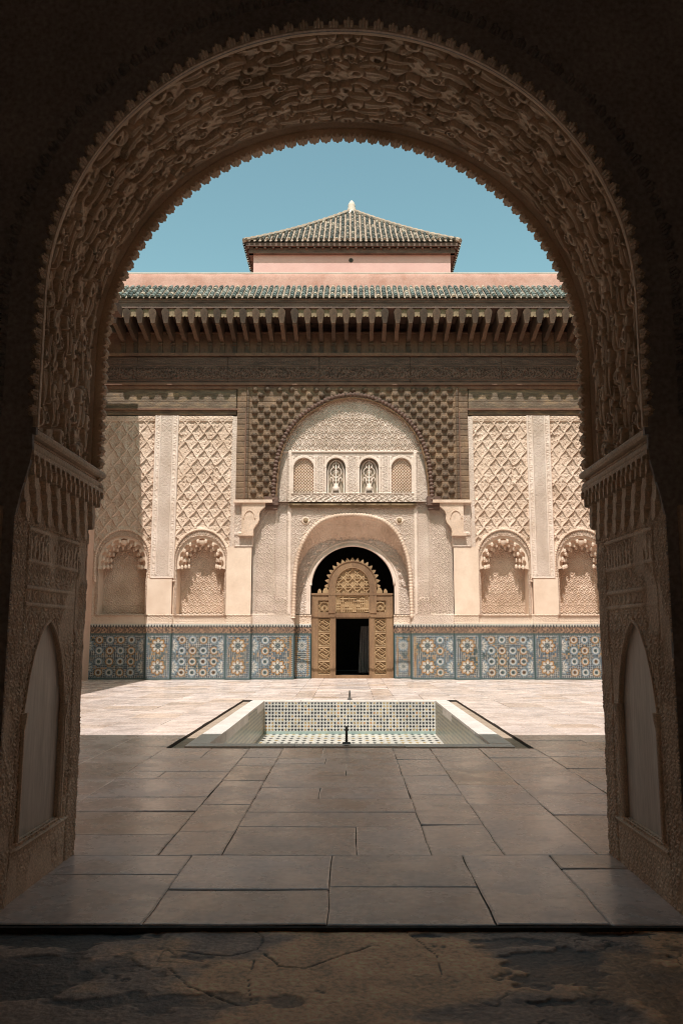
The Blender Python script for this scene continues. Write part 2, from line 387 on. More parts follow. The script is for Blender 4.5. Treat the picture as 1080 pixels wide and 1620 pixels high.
m.tube(np.stack([cx_+off[:,0]*.08, np.full(n, YS-.05), cz_+off[:,1]*.08], -1), .062+.016*np.sin(tt*2*math.pi/.105), 8)
m.build("rope_moulding", M['wood_dark'], fac, True)
m = MB(); m.tube(np.stack([cx_, np.full(n, YS-.03), cz_], -1), .032, 8); m.build("arch_lath", M['wood_door'], fac, True)
# corbelled foot of the arch on each side
for s in (-1, 1):
    m = MB(); x0, x1 = sorted((ux(s*118, YS), ux(s*140, YS)))
    m.box(x0, x1, YS-.10, YS+.25, uy(800, YS), uy(786, YS)-.002)
    m.box(x0+.03, x1-.03, YS-.06, YS+.25, uy(806, YS), uy(800, YS)-.002)
    m.build("arch_foot", M['wood_dark'], fac)
# cedar boards above the stucco panels
for s in (-1, 1):
    x0, x1 = sorted((ux(s*187), ux(s*418)))
    def boards_h(x, z):
        f_ = fr((z)/.155)
        return .012*sst(0, .08, f_)*(1-sst(.92, 1, f_)) + .006*fbm(x*3, z*40, 2) + .015*scroll(x, z, .11)*band(z, uy(647), uy(622), .03)*.5
    relief("cedar_board", x0, x1, uy(657), uy(613), D-.07, boards_h, M['wood'], fac, .016, skirt=.2)
    m = MB(); xa, xb = sorted((ux(s*170), ux(s*418)))
    m.box(*sorted((ux(s*183), ux(s*414))), D-.15, D-.07, uy(650.5), uy(648))
    m.box(*sorted((ux(s*168.5), ux(s*172))), YS-.045, YS+.05, uy(790), uy(652))
    m.build("cedar_lath", M['wood_red'], fac)
# recess sides under the big arch
for s in (-1, 1):
    x = ux(s*158); m = MB()
    m.add([(x, D-.12, 0), (x, RC+.02, 0), (x, RC+.02, zs0+.3), (x, D-.12, zs0+.3)], [(0,1,2,3)])
    m.build("recess_reveal", M['stucco_plain'], fac)
# --- recessed wall: lunette, windows, ledge, door surround, all one carved sheet
win = [(-78, 16, 725, 780), (-26.5, 15.2, 725, 780), (26.5, 15.2, 725, 780), (78, 16, 725, 780)]
def xr(u): return ux(u, RC)
def zr(py): return uy(py, RC)
def arch_pts(cu, hw, top, base, n=24, point=.0, Y=RC, spring=None):
    cz = zr(top)-hw*K*1.0
    out = []
    for a in np.linspace(math.pi, 0, n):
        out.append((ux(cu, Y)+hw*K*math.cos(a), cz+hw*K*math.sin(a)*(1+point*math.sin(a)**6)))
    return [(out[0][0], zr(base))]+out+[(out[-1][0], zr(base))]
door_front = catmull([(-92.5,990),(-91.5,945),(-90.5,912),(-86,880),(-73,848),(-52,826),(-26,816.5),(0,814.5)], 8)
door_front = np.vstack([door_front, np.stack([-door_front[::-1,0], door_front[::-1,1]], -1)[1:]])
dfw = np.array([(xr(p[0]), zr(p[1])) for p in door_front])
dfpoly = np.vstack([dfw, [(dfw[-1,0], -1), (dfw[0,0], -1)]])
def recess_h(x, z):
    u = (x-XC)/(K*RC/D); au = np.abs(u)
    py = np.interp(z, [zr(q) for q in range(1000, 600, -5)], [q for q in range(1000, 600, -5)])
    h = np.zeros_like(x)
    g1 = scroll(x-XC, z, .19, 2.2); g2 = scroll(x-XC+.03, z, .10, 2.0); g3 = scroll(x-XC, z, .135, 2.0)
    fine = vnoise(x*45, z*45, 9)
    h += np.where(py < 715, .032*g1, 0)
    sidez = (au > 99) | (py < 716)
    wb = (py >= 715) & (py < 780) & (au <= 100)
    h = np.where(wb, .018*g2, h)
    for cu, hw, t_, b_ in win:                                   # plain frames round the windows
        e = np.abs(u-cu)
        frm = ((e < hw+6) & (e > hw+4.5)) | (np.abs(e-hw-1.5) < 1.6)
        h = np.where(wb & frm & (py > 722), .03, h)
        arc = np.hypot(u-cu, py-(t_+hw)); h = np.where(wb & (py < t_+hw) & (np.abs(arc-hw-1.8) < 2), .035, h)
    h = np.where((py >= 780) & (py < 797) & (au < 100), .022*script(x, z, .05)+.02, h)
    dp = (py >= 797) & (au <= 97)
    h = np.where(dp, .024*g3, h)
    h = np.where((au > 97) & (au < 101) & (py > 716), .045, h)
    st = (au >= 101) & (au <= 122) & (py > 716)
    h = np.where(st, .02*g2 + .035*((au > 101) & (au < 103.5) | (au > 119.5)), h)
    h = np.where(st & (py > 946), .03*g3+.02, h)
    h = np.where((au > 122) & (py > 716), .026*g3, h)
    h = np.where(np.abs(py-715) < 1.3, .04, h); h = np.where((np.abs(py-781) < 1.2) & (au < 100), .045, h)
    h = np.where((py > 972), .016*g2+.02, h)
    return h*1.35 + .004*fine
def recess_hole(x, z):
    k = inside(dfpoly, x, z)
    for cu, hw, t_, b_ in win: k |= inside(arch_pts(cu, hw, t_, b_), x, z)
    return k
relief("lunette_wall", xr(-160), xr(160), zT-.25, zr(618), RC, recess_h, M['stucco_white'], fac, .0135, recess_hole, skirt=.05)
m = MB(); m.box(xr(-101), xr(101), RC-.17, RC, zr(800.5), zr(797)); m.box(xr(-99), xr(99), RC-.11, RC-.002, zr(804), zr(800.5)-.002)
m.build("window_ledge", M['wood_cap'], fac)
# windows: glazed stucco grilles in arched openings
for q, (cu, hw, t_, b_) in enumerate(win):
    ap = arch_pts(cu, hw, t_, b_); m = MB()
    m.ribbon([(p[0], RC-.02, p[1]) for p in ap], [(p[0], RC+.14, p[1]) for p in ap])
    m.add([(p[0], RC+.14, p[1]) for p in ap], [tuple(range(len(ap)))])
    w = m.build("window", M['stucco_plain'] if q in (0, 3) else M['glass'], fac)
    xa, xb, za, zb = ap[0][0], ap[-1][0], ap[0][1], max(p[1] for p in ap)
    cxw = (xa+xb)/2; P_ = np.array(ap)
    if q in (0, 3):
        def grille_h(x, z, cxw=cxw):
            d = .088; r1 = np.hypot(((fr((x-cxw)/d)-.5)*d), ((fr(z/d)-.5)*d)); r2 = np.hypot(((fr((x-cxw)/d+.5)-.5)*d), ((fr(z/d+.5)-.5)*d))
            r_ = np.minimum(r1, r2); return .035*(1-sst(.008, .016, np.abs(r_-.034)))
        relief("grille", xa, xb, za, zb, RC+.075, grille_h, M['stucco'], w, .008, lambda x, z, P_=P_: ~inside(P_, x, z), skirt=None)
    else:
        m = MB(); yy = RC+.07; hz = zb-za
        for s in (-1, 1):
            a = [(cxw+s*hw*K*(.86*math.cos(t*math.pi/2)), yy, za+hz*(.55+.40*math.sin(t*math.pi/2))) for t in np.linspace(0, 1, 14)]
            m.tube([(cxw+s*hw*K*.86, yy, za)]+a, .016, 6)
            m.tube([(cxw+s*hw*K*(.16+.55*t), yy, za+hz*(.16+.30*math.sin(t*2.6))) for t in np.linspace(0, 1, 10)], .014, 6)
            m.tube([(cxw+s*hw*K*(.10+.5*math.sin(t*3)), yy, za+hz*(.45+.32*t)) for t in np.linspace(0, 1, 12)], .013, 6)
            m.tube([(cxw+s*hw*K*.40, yy, za), (cxw+s*hw*K*.34, yy, za+hz*.15), (cxw, yy, za+hz*.30)], .014, 6)
        m.tube([(cxw, yy, za), (cxw, yy, zb)], .013, 6)
        for hh, rr in ((.42, .075), (.62, .05), (.80, .085)):
            m.tube([(cxw+rr*math.cos(t), yy, za+hz*hh+rr*math.sin(t)) for t in np.linspace(0, 2*math.pi, 18)], .013, 6)
        m.prism_y([(cxw-.075, za+.03), (cxw+.075, za+.03), (cxw+.075, za+.17), (cxw, za+.26), (cxw-.075, za+.17)], yy-.03, yy+.02)
        m.build("grille", M['stucco_white'], w, True)
# door vault: rope arch in front, splayed soffit, framing wall behind
m = MB(); back_half = catmull([(-93.5,990),(-92.5,940),(-90,915),(-83,890),(-66,868),(-36,856),(0,852.5)], 9)
back = np.vstack([back_half, np.stack([-back_half[::-1,0], back_half[::-1,1]], -1)[1:]])
bkw = np.array([(ux(p[0], DB), uy(p[1], DB)) for p in back])
def resample(P, n):
    L_ = np.r_[0, np.cumsum(np.hypot(*np.diff(P, axis=0).T))]; t_ = np.linspace(0, L_[-1], n)
    return np.stack([np.interp(t_, L_, P[:,0]), np.interp(t_, L_, P[:,1])], -1), t_
A_, ta = resample(dfw, 300); B_, _ = resample(bkw, 300); nv = 30
tv = np.linspace(0, 1, nv)
P = np.zeros((300, nv, 3)); uu, vv = np.meshgrid(ta, tv*.6, indexing='ij')
hh = .06*scroll(uu-ta[-1]/2, vv, .15)*band(vv, .07, .6, .03)+.05*(vv < .05)
cen = np.array([XC, zr(930)])
for k in range(nv):
    p2 = A_*(1-tv[k]) + B_*tv[k]; dv = cen-p2; dv /= np.linalg.norm(dv, axis=1)[:,None]
    p2 = p2 + dv*hh[:,k:k+1]
    P[:,k,0] = p2[:,0]; P[:,k,2] = p2[:,1]; P[:,k,1] = RC + (DB-RC)*tv[k]
grid_mesh("door_vault", P, M['stucco'], fac)
m = MB(); m.tube(np.stack([A_[8:-8,0], np.full(284, RC-.03), A_[8:-8,1]], -1), .034+.034*np.abs(np.sin(ta[8:-8]*math.pi/.085)), 8)
m.build("rope_arch", M['stucco'], fac, True)
inner = [(-65.5, 1000), (-65.5, 930)] + [(-65.5*math.cos(a), 928-65*math.sin(a)) for a in np.linspace(0.03, math.pi-.03, 40)] + [(65.5, 930), (65.5, 1000)]
inw = np.array([(ux(p[0], DB), uy(p[1], DB)) for p in inner])
inpoly = np.vstack([inw, [(inw[-1,0], -1), (inw[0,0], -1)]])
def doorwall_h(x, z):
    r = np.hypot(x-ux(0, DB), z-uy(928, DB))/K
    au = np.abs(x-ux(0, DB))/K
    d = np.where(z > uy(928, DB), r, au)
    ang = np.arctan2(z-uy(928, DB), x-ux(0, DB))
    return .035*(np.abs(d-67.5) < 1.8) + .03*(np.abs(d-73) < .9) + .03*scroll(x-XC, z, .1)*(d > 74.5) + .04*(d > 79+1.8*np.cos(ang*40))*(z > uy(928, DB))
relief("door_arch", ux(-96, DB), ux(96, DB), uy(972, DB), uy(845, DB), DB, doorwall_h, M['stucco_white'], fac, .013, lambda x, z: inside(inpoly, x, z), skirt=.03)
m = MB(); m.ribbon([(p[0], DB-.02, p[1]) for p in inw], [(p[0], DB+.35, p[1]) for p in inw])
m.tube(np.stack([inw[2:-2,0], np.full(len(inw)-4, DB-.02), inw[2:-2,1]], -1), .035, 8)
m.build("door_reveal", M['stucco_white'], fac, True)
for s in (-1, 1):
    c = (xr(s*74), RC-.03, zr(824))
    bo = MB().tube([(c[0]+.088*math.cos(a), c[1], c[2]+.088*math.sin(a)) for a in np.linspace(0, 2*math.pi, 22)], .026, 8).build("boss", M['stucco_plain'], fac, True)
    m = MB(); m.lathe([(.072, 0), (.070, .03), (.055, .065), (.030, .085), (.002, .09)], 0, 0, 14)
    m.v = [(c[0]+v[0], c[1]+.02-v[2], c[2]+v[1]) for v in m.v]; m.build("dome", M['wood_cap'], bo, True)
# --- niches, lozenge panels, pilasters on both sides
def niche_curve(cu, hw, Y, top=848, spring=889, base=990, n=30):
    c = []
    for a in np.linspace(math.pi, 0, n):
        s_ = math.sin(a); c.append((cu+hw*math.cos(a), spring-(spring-top)*(s_**.92)))
    c = [(cu-hw+1.2, base), (cu-hw+1.2, spring+26), (cu-hw, spring+12)]+c+[(cu+hw, spring+12), (cu+hw-1.2, spring+26), (cu+hw-1.2, base)]
    return np.array([(ux(p[0], Y), uy(p[1], Y)) for p in c])
NB = D + .52
def make_niche_bay(s, cu, ua, ub):
    """one bay: carved lozenge panel over a cusped niche; u range ua..ub"""
    x0, x1 = sorted((ux(s*ua), ux(s*ub)))
    nc = niche_curve(s*cu, 38.5, D); npoly = np.vstack([nc, [(nc[-1,0], -1), (nc[0,0], -1)]])
    xm = ux(s*cu)
    def h(x, z):
        py = np.interp(z, [uy(q) for q in range(1000, 650, -5)], [q for q in range(1000, 650, -5)])
        u = np.abs(x-xm)/K
        d = np.where(py < 889, np.hypot(u, (889-py)*.86), u+(py-889)*.03)
        loz = .070*lozenge(x-xm+xm*0, z, .365, .50)
        ring = .030*scroll(x-xm, z, .09)*1 + .015
        hh_ = np.where(d > 46.5, loz, np.where(d > 44, .055, ring))
        top = uy(667)
        hh_ = np.where(z > top, .06+.016*script(x, z, .045)*(z > top+.03), hh_)
        hh_ = np.where((u > 41) & (py > 918), 0, hh_)
        return hh_ + .005*vnoise(x*50, z*50, 2)
    relief("lozenge_panel", x0, x1, uy(974), uy(659), D, h, M['stucco'], fac, .0135, lambda x, z: inside(npoly, x, z), skirt=.1)
    m = MB()
    A2, t2 = resample(nc, 120)
    m.ribbon([(p[0], D, p[1]) for p in A2], [(p[0], NB, p[1]) for p in A2])
    nch = m.build("niche", M['stucco_plain'], fac, True)
    rp = niche_curve(s*cu, 43.2, D, 838, 889, 921, 40); rp, t2 = resample(rp, 260)
    m = MB(); m.tube(np.stack([rp[:,0], np.full(260, D-.055), rp[:,1]], -1), .020+.017*np.abs(np.sin(t2*math.pi/.07)), 6)
    m.build("rope_border", M['stucco'], nch, True)
    # muqarnas cusps in three layers stepping back
    m = MB(); Cc = np.array([xm, uy(889)])
    outer = [p for p in nc if p[1] > uy(906)]
    for layer, (rad0, lob, yy, th) in enumerate(((35.5, 9, D+.02, .12), (31.0, 10, D+.14, .12), (27.0, 9, D+.26, .14))):
        angs = np.linspace(-.28, math.pi+.28, lob*12+1)
        pts = []
        for k, a in enumerate(angs):
            ph = (k/12.0) % 1.0
            rr = rad0 - 4.6*(1-abs(math.sin(math.pi*ph))**.6)
            pts.append((Cc[0]+rr*K*math.cos(a), Cc[1]+rr*K*1.06*math.sin(a)))
        big_ = [(Cc[0]+40.5*K*math.cos(a), Cc[1]+42*K*1.02*math.sin(a)) for a in angs]
        nn = len(pts)
        m.ribbon([(p[0], yy, p[1]) for p in pts], [(p[0], yy, p[1]) for p in big_])
        m.ribbon([(p[0], yy, p[1]) for p in pts], [(p[0], yy+th, p[1]) for p in pts])
        for k in range(lob+1):                                    # hanging drops between the lobes
            a = angs[min(k*12, nn-1)]; rr = (rad0-4.4)*K; c = (Cc[0]+rr*math.cos(a), yy-.015, Cc[1]+rr*1.06*math.sin(a))
            m.tube([(c[0], c[1], c[2]-.05), (c[0], c[1], c[2]-.03), (c[0], c[1], c[2]+.02), (c[0], c[1], c[2]+.07)], [.008, .034, .04, .022], 7)
    m.lathe([(.001, 0), (.06, .02), (.10, .07), (.115, .13)], 0, 0, 12); k = len(m.v)-48
    m.v[k:] = [(Cc[0]+v[0], D+.02+v[1]*.6+.02, uy(861)+v[2]-.02) for v in m.v[k:]]
    m.build("cusped_arch", M['stucco_plain'], nch)
    xa, xb = sorted((ux(s*(cu-41), NB), ux(s*(cu+41), NB)))
    relief("niche_back", xa, xb, uy(976, NB), uy(838, NB), NB, lambda x, z: .028*scroll(x-xm, z, .17, 2.0)+.004*vnoise(x*45, z*45), M['stucco'], nch, .0135, skirt=None)
for s in (-1, 1):
    make_niche_bay(s, 238, 192, 281); make_niche_bay(s, 361, 318, 414)
    # stucco border strip beside the cedar arch
    xa, xb = sorted((ux(s*183), ux(s*193.5)))
    relief("border_strip", xa, xb, uy(915), uy(659), D-.045, lambda x, z: .016*scroll(x, z, .075)+.012*(np.minimum(x-xa, xb-x) < .035), M['stucco_white'], fac, .012, skirt=.1)
    # carved pilaster with plain block below
    YP = D - .085
    xa, xb = sorted((ux(s*279.5), ux(s*316.5)))
    def pil_h(x, z, xa=xa, xb=xb):
        e = np.minimum(x-xa, xb-x); c = (xa+xb)/2
        h = .022*scroll(x-c, z, .085)*(e > .17) + .014*script(z, x, .05)*((e > .05) & (e < .13))
        h = h + .03*((e > .135) & (e < .165)) + .03*(e < .04)
        zz = z-uy(915); h = np.where((zz < .10) & (e > .04), .02*scroll(x-c, z, .07), h); h = np.where(zz < .03, .03, h)
        return h + .003*vnoise(x*45, z*45)
    pil = relief("pilaster", xa, xb, uy(915), uy(659), YP, pil_h, M['stucco_white'], fac, .0125, skirt=.2)
    m = MB(); m.box(*sorted((ux(s*282), ux(s*320.5))), D-.10, D+.05, uy(972), uy(915)-.003); m.build("pilaster_block", M['stucco_plain'], pil)
    m = MB(); m.box(*sorted((ux(s*158), ux(s*197))), D-.11, D+.05, uy(972), uy(866.5)); 
    blk = m.build("plain_pier", M['stucco_plain'], fac)
    # carved block and scroll bracket that carry the arch foot
    xa, xb = sorted((ux(s*157), ux(s*186)))
    relief("pier_capital", xa, xb, uy(865.5), uy(796), D-.10, lambda x, z: .02*scroll(x, z, .11)+.02*(np.minimum(np.minimum(x-xa, xb-x), np.minimum(z-uy(865), uy(797)-z)) < .03)+.03*((z < uy(843)) & (z > uy(848))), M['stucco_white'], fac, .012, skirt=.2)
    m = MB(); pts = [(ux(s*u_, D), uy(y_, D)) for u_, y_ in ((174,797),(137,797),(137,803),(141,806),(145,810),(147,816),(146,822),(148,828),(152,833),(155,838),(156,846),(174,846))]
    m.prism_y(pts, D-.24, D-.095)
    m.prism_y([(ux(s*u_, D), uy(y_, D)) for u_, y_ in ((178,845),(155,845),(155,849),(178,849))], D-.27, D-.09)
    m.prism_y([(ux(s*u_, D), uy(y_, D)) for u_, y_ in ((187,793),(126,793),(126,797.5),(187,797.5))], D-.30, D-.09)
    m.tube([(ux(s*(162+9*math.cos(a)), D), D-.245, uy(822-9*math.sin(a)*1.4, D)) for a in np.linspace(0, math.pi, 14)], .022, 6)
    m.build("impost_bracket", M['stucco'], fac)
# low carved course over the dado, stepping with the wall
steps = [(0,0,0)]
segs = []                                            # (ua, ub, plane, dado style)
for s in (-1, 1):
    segs += [(s, 320.5, 414, D+.0, 'small'), (s, 281.5, 320.5, D-.115, 'big'), (s, 197, 281.5, D+.0, 'small'), (s, 158, 197, D-.125, 'big'), (s, 91, 158, RC-.03, 'mixed' if s > 0 else 'mixed_flip'), (s, 64.5, 92, DB-.03, 'thin')]
for s, ua, ub, Yp, st in segs:
    sc_ = Yp/D; xa, xb = sorted((ux(s*ua, Yp), ux(s*ub, Yp)))
    if st == 'mixed' : pass
    zt = uy(987); z1 = uy(992); z2 = uy(1002.5); zc0 = uy(972)
    relief("carved_course", xa, xb, zt+.003, zc0, Yp-.0+.02, lambda x, z: .018*scroll(x, z, .12)+.02*((z < zt+.03) | (z > zc0-.03)), M['stucco_plain'], fac, .014, skirt=.4)
    def colf(x, z, xa=xa, xb=xb, st=st):
        c = zellij_field(x, z, xa, xb, 0.02, z2-.01, st)
        b = (z > z2-.008) & (z <= z1)
        g = script(x, z, .042) > .45
        c[b] = np.where(g[b][:,None], np.array([.05,.032,.025]), np.array([.36,.225,.15]))
        b = z > z1; t = fr(x/.078); tri = np.abs(t-.5)*2
        lvl = (z-z1)/(zt-z1); k = (tri < (.80-.75*lvl)) & (lvl < .72)
        c[b] = np.where(k[b][:,None], BLK, WHT)
        c[np.abs(z-z1) < .010] = BLK; c[np.abs(z-z2) < .012] = GRN
        return c
    relief("tile_dado", xa, xb, 0.0, zt, Yp-.03, None, M['zellij'], fac, .0085, colf=colf, skirt=.45 if st == 'thin' or st.startswith('mixed') else .2, smooth=False)
# --- carved frieze beams
def frieze_h(x, z):
    t = (z-uy(608))/(uy(567)-uy(608))
    pl_ = fr((x-XC)/2.65+.37); jn = (pl_ < .006)
    return .050*np.maximum(script(x-XC, z, .085), .8*scroll(x-XC, z, .16))*band(t, .12, .62, .05) + .02*scroll(x-XC, z, .08)*band(t, .68, .93, .03) + .03*((np.abs(t-.65) < .02) | (np.abs(t-.97) < .03) | (np.abs(t-.08) < .02)) - .05*jn - .022*(np.abs(fr(z/.185)-.5) > .475) + .006*fbm(x*4, z*30, 6)
YF = D - .16
relief("inscription_frieze", ux(-418, YF), ux(418, YF), uy(609, YF), uy(566, YF), YF, frieze_h, M['wood_dark'], fac, .016, skirt=.3)
m = MB()
m.box(ux(-418), ux(418), D-.24, D+.1, uy(567), uy(562.5)); m.box(ux(-418), ux(418), D-.20, D+.1, uy(612), uy(608.5)); m.box(ux(-418), ux(418), D-.14, D+.1, uy(617), uy(612)-.003)
m.build("frieze_moulding", M['wood_red'], fac)
# --- corbels, bays between them, eave boards
YE = D - 1.24
zc_top = zat(487.5, YE); zw_bot = uy(563); zh = zat(504, YE)
m = MB()
m.box(ux(-420), ux(420), D-.10, D+.2, zw_bot, uy(529))
m.box(ux(-420), ux(420), D-.16, D-.101, uy(530.5), uy(528))
m.build("bay_board", M['wood_red'], fac)
m = MB(); m.box(ux(-420), ux(420), D-.04, D+.2, uy(529)+.002, zc_top+.3); m.build("cavity_back", M['wood_dark'], fac)
NCB = 38; span = .3615
prof = catmull([(YE+.06, zc_top-.09), (YE+.12, zh-.10), (YE+.22, zh-.12), (YE+.38, zh-.15), (YE+.62, zh-.20), (YE+.86, zh-.27), (D-.17, uy(544)), (D-.145, uy(549)), (D-.135, zw_bot)], 5)
poly = [(D-.05, zw_bot), (D-.05, zc_top-.02)] + [(YE+.02, zc_top-.02)] + [tuple(p) for p in prof]
proto0 = None
xs = [XC + (i-(NCB-1)/2)*span for i in range(NCB)]
def child_copy(o, dx_):
    c = o.copy(); COL.objects.link(c); c.parent = o.parent; c.location = (o.location[0]+dx_, o.location[1], o.location[2]); return c
for i, x in enumerate(xs):
    if proto0 is None:
        m = MB(); w = .056
        m.prism_x(poly, x-w, x+w)
        m.box(x-.066, x+.066, D-.20, D-.101, zw_bot+.0, uy(560)); m.box(x-.064, x+.064, D-.20, D-.101, uy(549), uy(546))
        proto0 = m.build("corbel", M['wood_mid'], fac); x0c = x
        m = MB(); hw = .108; top_, bot_ = zc_top-.012, zh-.10      # rounded nose leaning back under the eave
        out = [(x-hw*.50, bot_)] + [(x-hw*math.cos(a)*(.93+.09*abs(math.cos(3*a))), top_-hw*.95+hw*.95*math.sin(a)) for a in np.linspace(0, math.pi, 15)] + [(x+hw*.50, bot_)]
        n_ = len(out); lean = lambda z: YE-.035+.30*(top_-z)
        m.add([(p[0], lean(p[1]), p[1]) for p in out] + [(p[0], YE+.30, p[1]) for p in out], [tuple(range(n_)), tuple(range(2*n_-1, n_-1, -1))] + [(k, k+n_, (k+1) % n_+n_, (k+1) % n_) for k in range(n_)])
        hd0 = m.build("corbel_nose", M['wood_mid'], proto0)
    else:
        o = child_copy(proto0, x-x0c)
        h_ = hd0.copy(); COL.objects.link(h_); h_.parent = o
c = (xs[0]+xs[1])/2; xa, xb = xs[0]+.085, xs[1]-.085     # small boards between the noses, their sunlit brightness partly put into pale wood
ib = MB().prism_y([(xa, zh+.075), (xa, zc_top-.006), (xb, zc_top-.006), (xb, zh+.075), (c+.03, zh+.065), (c, zh+.095), (c-.03, zh+.065)], YE+.05, YE+.09).build("infill_board", M['wood_cap'], fac)
xa, xb = xs[0]+.086, xs[1]-.086
bp_ = MB().prism_y([(xa, uy(562)), (xa, uy(553)), (c, uy(547)), (xb, uy(553)), (xb, uy(562))], D-.118, D-.101).build("bay_panel", M['wood_red'], fac)
for i in range(1, NCB-1):
    child_copy(bp_, xs[i]-xs[0])
    if random.random() < .06: continue
    q = child_copy(ib, xs[i]-xs[0]); q.location.y += random.uniform(-.015, .02); q.location.z += random.uniform(-.0, .02)
m = MB()
ZF0, ZF1 = zat(487.5, YE), zat(474, YE)
m.box(ux(-424), ux(424), YE-.01, D-.9, ZF0, ZF1); m.box(ux(-424), ux(424), YE-.03, YE-.012, zat(479, YE), ZF1-.01)
m.box(ux(-424), ux(424), D-.9+.002, D+.3, ZF0+.004, ZF0+.05)
m.build("eave_board", M['wood_dark'], fac)
# --- barrel tiles
def tile_tubes(m, starts, ends, r=.062, step=.21, seg=5, sag=0.0):
    """half-round cover tiles from eave to top, each course lapping the next"""
    for a, b in zip(starts, ends):
        a = np.array(a, float); b = np.array(b, float); Ln = np.linalg.norm(b-a); n = max(1, int(round(Ln/step)))
        d = (b-a)/Ln; side = np.cross(d, (0, 0, 1)); side /= np.linalg.norm(side); up = np.cross(side, d)
        if up[2] < 0: up = -up
        for k in range(n):
            p = a+(b-a)*k/n; q = a+(b-a)*(k+1.12)/n if k < n-1 else b
            jx = side*random.uniform(-.008, .008); lift = up*random.uniform(0, .010)
            vs = []
            for (c, rr) in ((p, r*1.05), (q, r*.80)):
                for t in range(seg+1):
                    w = math.pi*t/seg; vs.append(c+jx+lift+side*rr*math.cos(w)+up*(rr*1.0*math.sin(w)+.012))
            b0 = seg+1
            f = [(t, t+1, b0+t+1, b0+t) for t in range(seg)] + [tuple(range(seg+1))]
            g = random.random()
            m.cur = TG[int(g*len(TG))] if random.random() > .06 else (.34, .27, .20)
            m.add(vs, f)
TG0 = [(.06,.055,.042),(.09,.078,.06),(.045,.047,.038),(.12,.105,.08),(.07,.068,.054),(.20,.16,.12)]
TG1 = [(.055,.068,.060),(.085,.10,.088),(.12,.135,.118),(.17,.18,.158),(.07,.083,.075),(.10,.118,.104),(.24,.225,.19)]
TG = [(.022,.036,.034),(.035,.055,.052),(.055,.078,.073),(.085,.105,.096),(.028,.045,.045),(.045,.062,.055),(.13,.14,.12)]
M['tile'] = surf("glazed_roof_tile", (.75,.75,.75), (1.5,1.45,1.4), .55, 14, .2, 60, fine=.3, use_col=True)
YT0, YT1 = D-1.36, D-.40
ZT0, ZT1 = zat(471, YT0), zat(454.5, YT1)
TG = TG1; m = MB(); nt_ = int(2*424*K/.162); stx = [ux(-424)+.08+i*.162 for i in range(nt_)]
tile_tubes(m, [(x, YT0, ZT0) for x in stx], [(x, YT1, ZT1) for x in stx], .062, .20)
tiles = m.build("roof_tiles", M['tile'], fac)
m = MB(); m.add([(ux(-425), YT0+.05, ZT0-.01), (ux(425), YT0+.05, ZT0-.01), (ux(425), YT1, ZT1-.01), (ux(-425), YT1, ZT1-.01)], [(0,1,2,3)])
m.add([(ux(-425), YT0+.05, ZT0-.015), (ux(425), YT0+.05, ZT0-.015), (ux(425), D-1.2, ZF1-.005), (ux(-425), D-1.2, ZF1-.005)], [(0,1,2,3)])
for x in stx[:-1]:                                     # troughs between the covers
    c = x+.081; m.add([(c-.035, YT0-.0, ZT0+.012), (c, YT0-.01, ZT0-.022), (c+.035, YT0, ZT0+.012), (c-.035, YT1, ZT1+.012), (c, YT1, ZT1-.005), (c+.035, YT1, ZT1+.012)], [(0,1,4,3), (1,2,5,4), (0,1,2)])
m.build("tile_bed", M['mortar'], fac)
# parapet
zp0, zp1 = ZT1-.25, zat(433, D-.38)
def par_h(x, z): return .012*fbm(x*2, z*3, 4)+.02*sst(0, .1, zp1-z)
relief("parapet", ux(-440), ux(440), zp0, zp1, D-.38, par_h, M['pink'], fac, .05, skirt=.6)
m = MB(); m.box(ux(-440), ux(440), D-.36, D+9, zp0-.2, zp1-.35); m.build("roof_terrace", M['pink'], fac)
m = MB(); m.box(ux(-440), ux(440), D-.40, D+.25, zp1-.004, zp1+.03); m.build("parapet_coping", M['stucco_white'], fac)
# solid behind, with a dark hall inside
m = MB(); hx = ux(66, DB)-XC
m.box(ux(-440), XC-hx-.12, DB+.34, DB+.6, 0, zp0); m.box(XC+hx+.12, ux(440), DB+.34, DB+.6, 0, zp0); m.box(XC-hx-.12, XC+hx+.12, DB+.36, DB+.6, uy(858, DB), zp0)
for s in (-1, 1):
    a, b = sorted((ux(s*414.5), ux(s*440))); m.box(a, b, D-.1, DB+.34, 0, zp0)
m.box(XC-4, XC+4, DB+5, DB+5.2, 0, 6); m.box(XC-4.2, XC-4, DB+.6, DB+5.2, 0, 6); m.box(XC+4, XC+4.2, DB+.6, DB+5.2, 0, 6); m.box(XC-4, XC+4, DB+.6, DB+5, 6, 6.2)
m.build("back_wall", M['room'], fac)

# =================================================================== WOODEN DOOR SCREEN
YD = DB + .12
def dx(px): return at(px, 1000, YD)[0]
def dz(py): return zat(py, YD)
dr = empty("wooden_door_screen", "carved cedar door screen with spiky arched crest filling the doorway arch", "door", (XC, YD, 0))
m = MB(); t0, t1 = YD-.05, YD+.06
zb_ = 0.0
for a, b in ((493, 503), (522.5, 531), (583.5, 592), (610.5, 620.5)): m.box(dx(a), dx(b), t0, t1, zb_, dz(941))
for a, b in ((503, 522.5), (592, 610.5)):
    for c, d in ((941, 950), (968.5, 978), (1067, 1075)): m.box(dx(a), dx(b), t0+.004, t1-.004, max(0, dz(d)), dz(c))
m.box(dx(531), dx(583.5), t0+.004, t1-.004, dz(978.5), dz(969.5)); m.box(dx(531), dx(583.5), t0+.004, t1-.004, 0, dz(1068))
for s in (-1, 1):                                       # raised fillets along stiles
    for q in (27.5, 64): m.box(XC+s*q*K-.012, XC+s*q*K+.012, t0-.015, t0-.001, .02, dz(943))
m.box(dx(492), dx(621.5), t0-.03, t1, dz(941.5), dz(938.5))
m.build("frame", M['wood_door'], dr)
ac = (XC, dz(927)); ro, ri = 38.5*K, 27*K
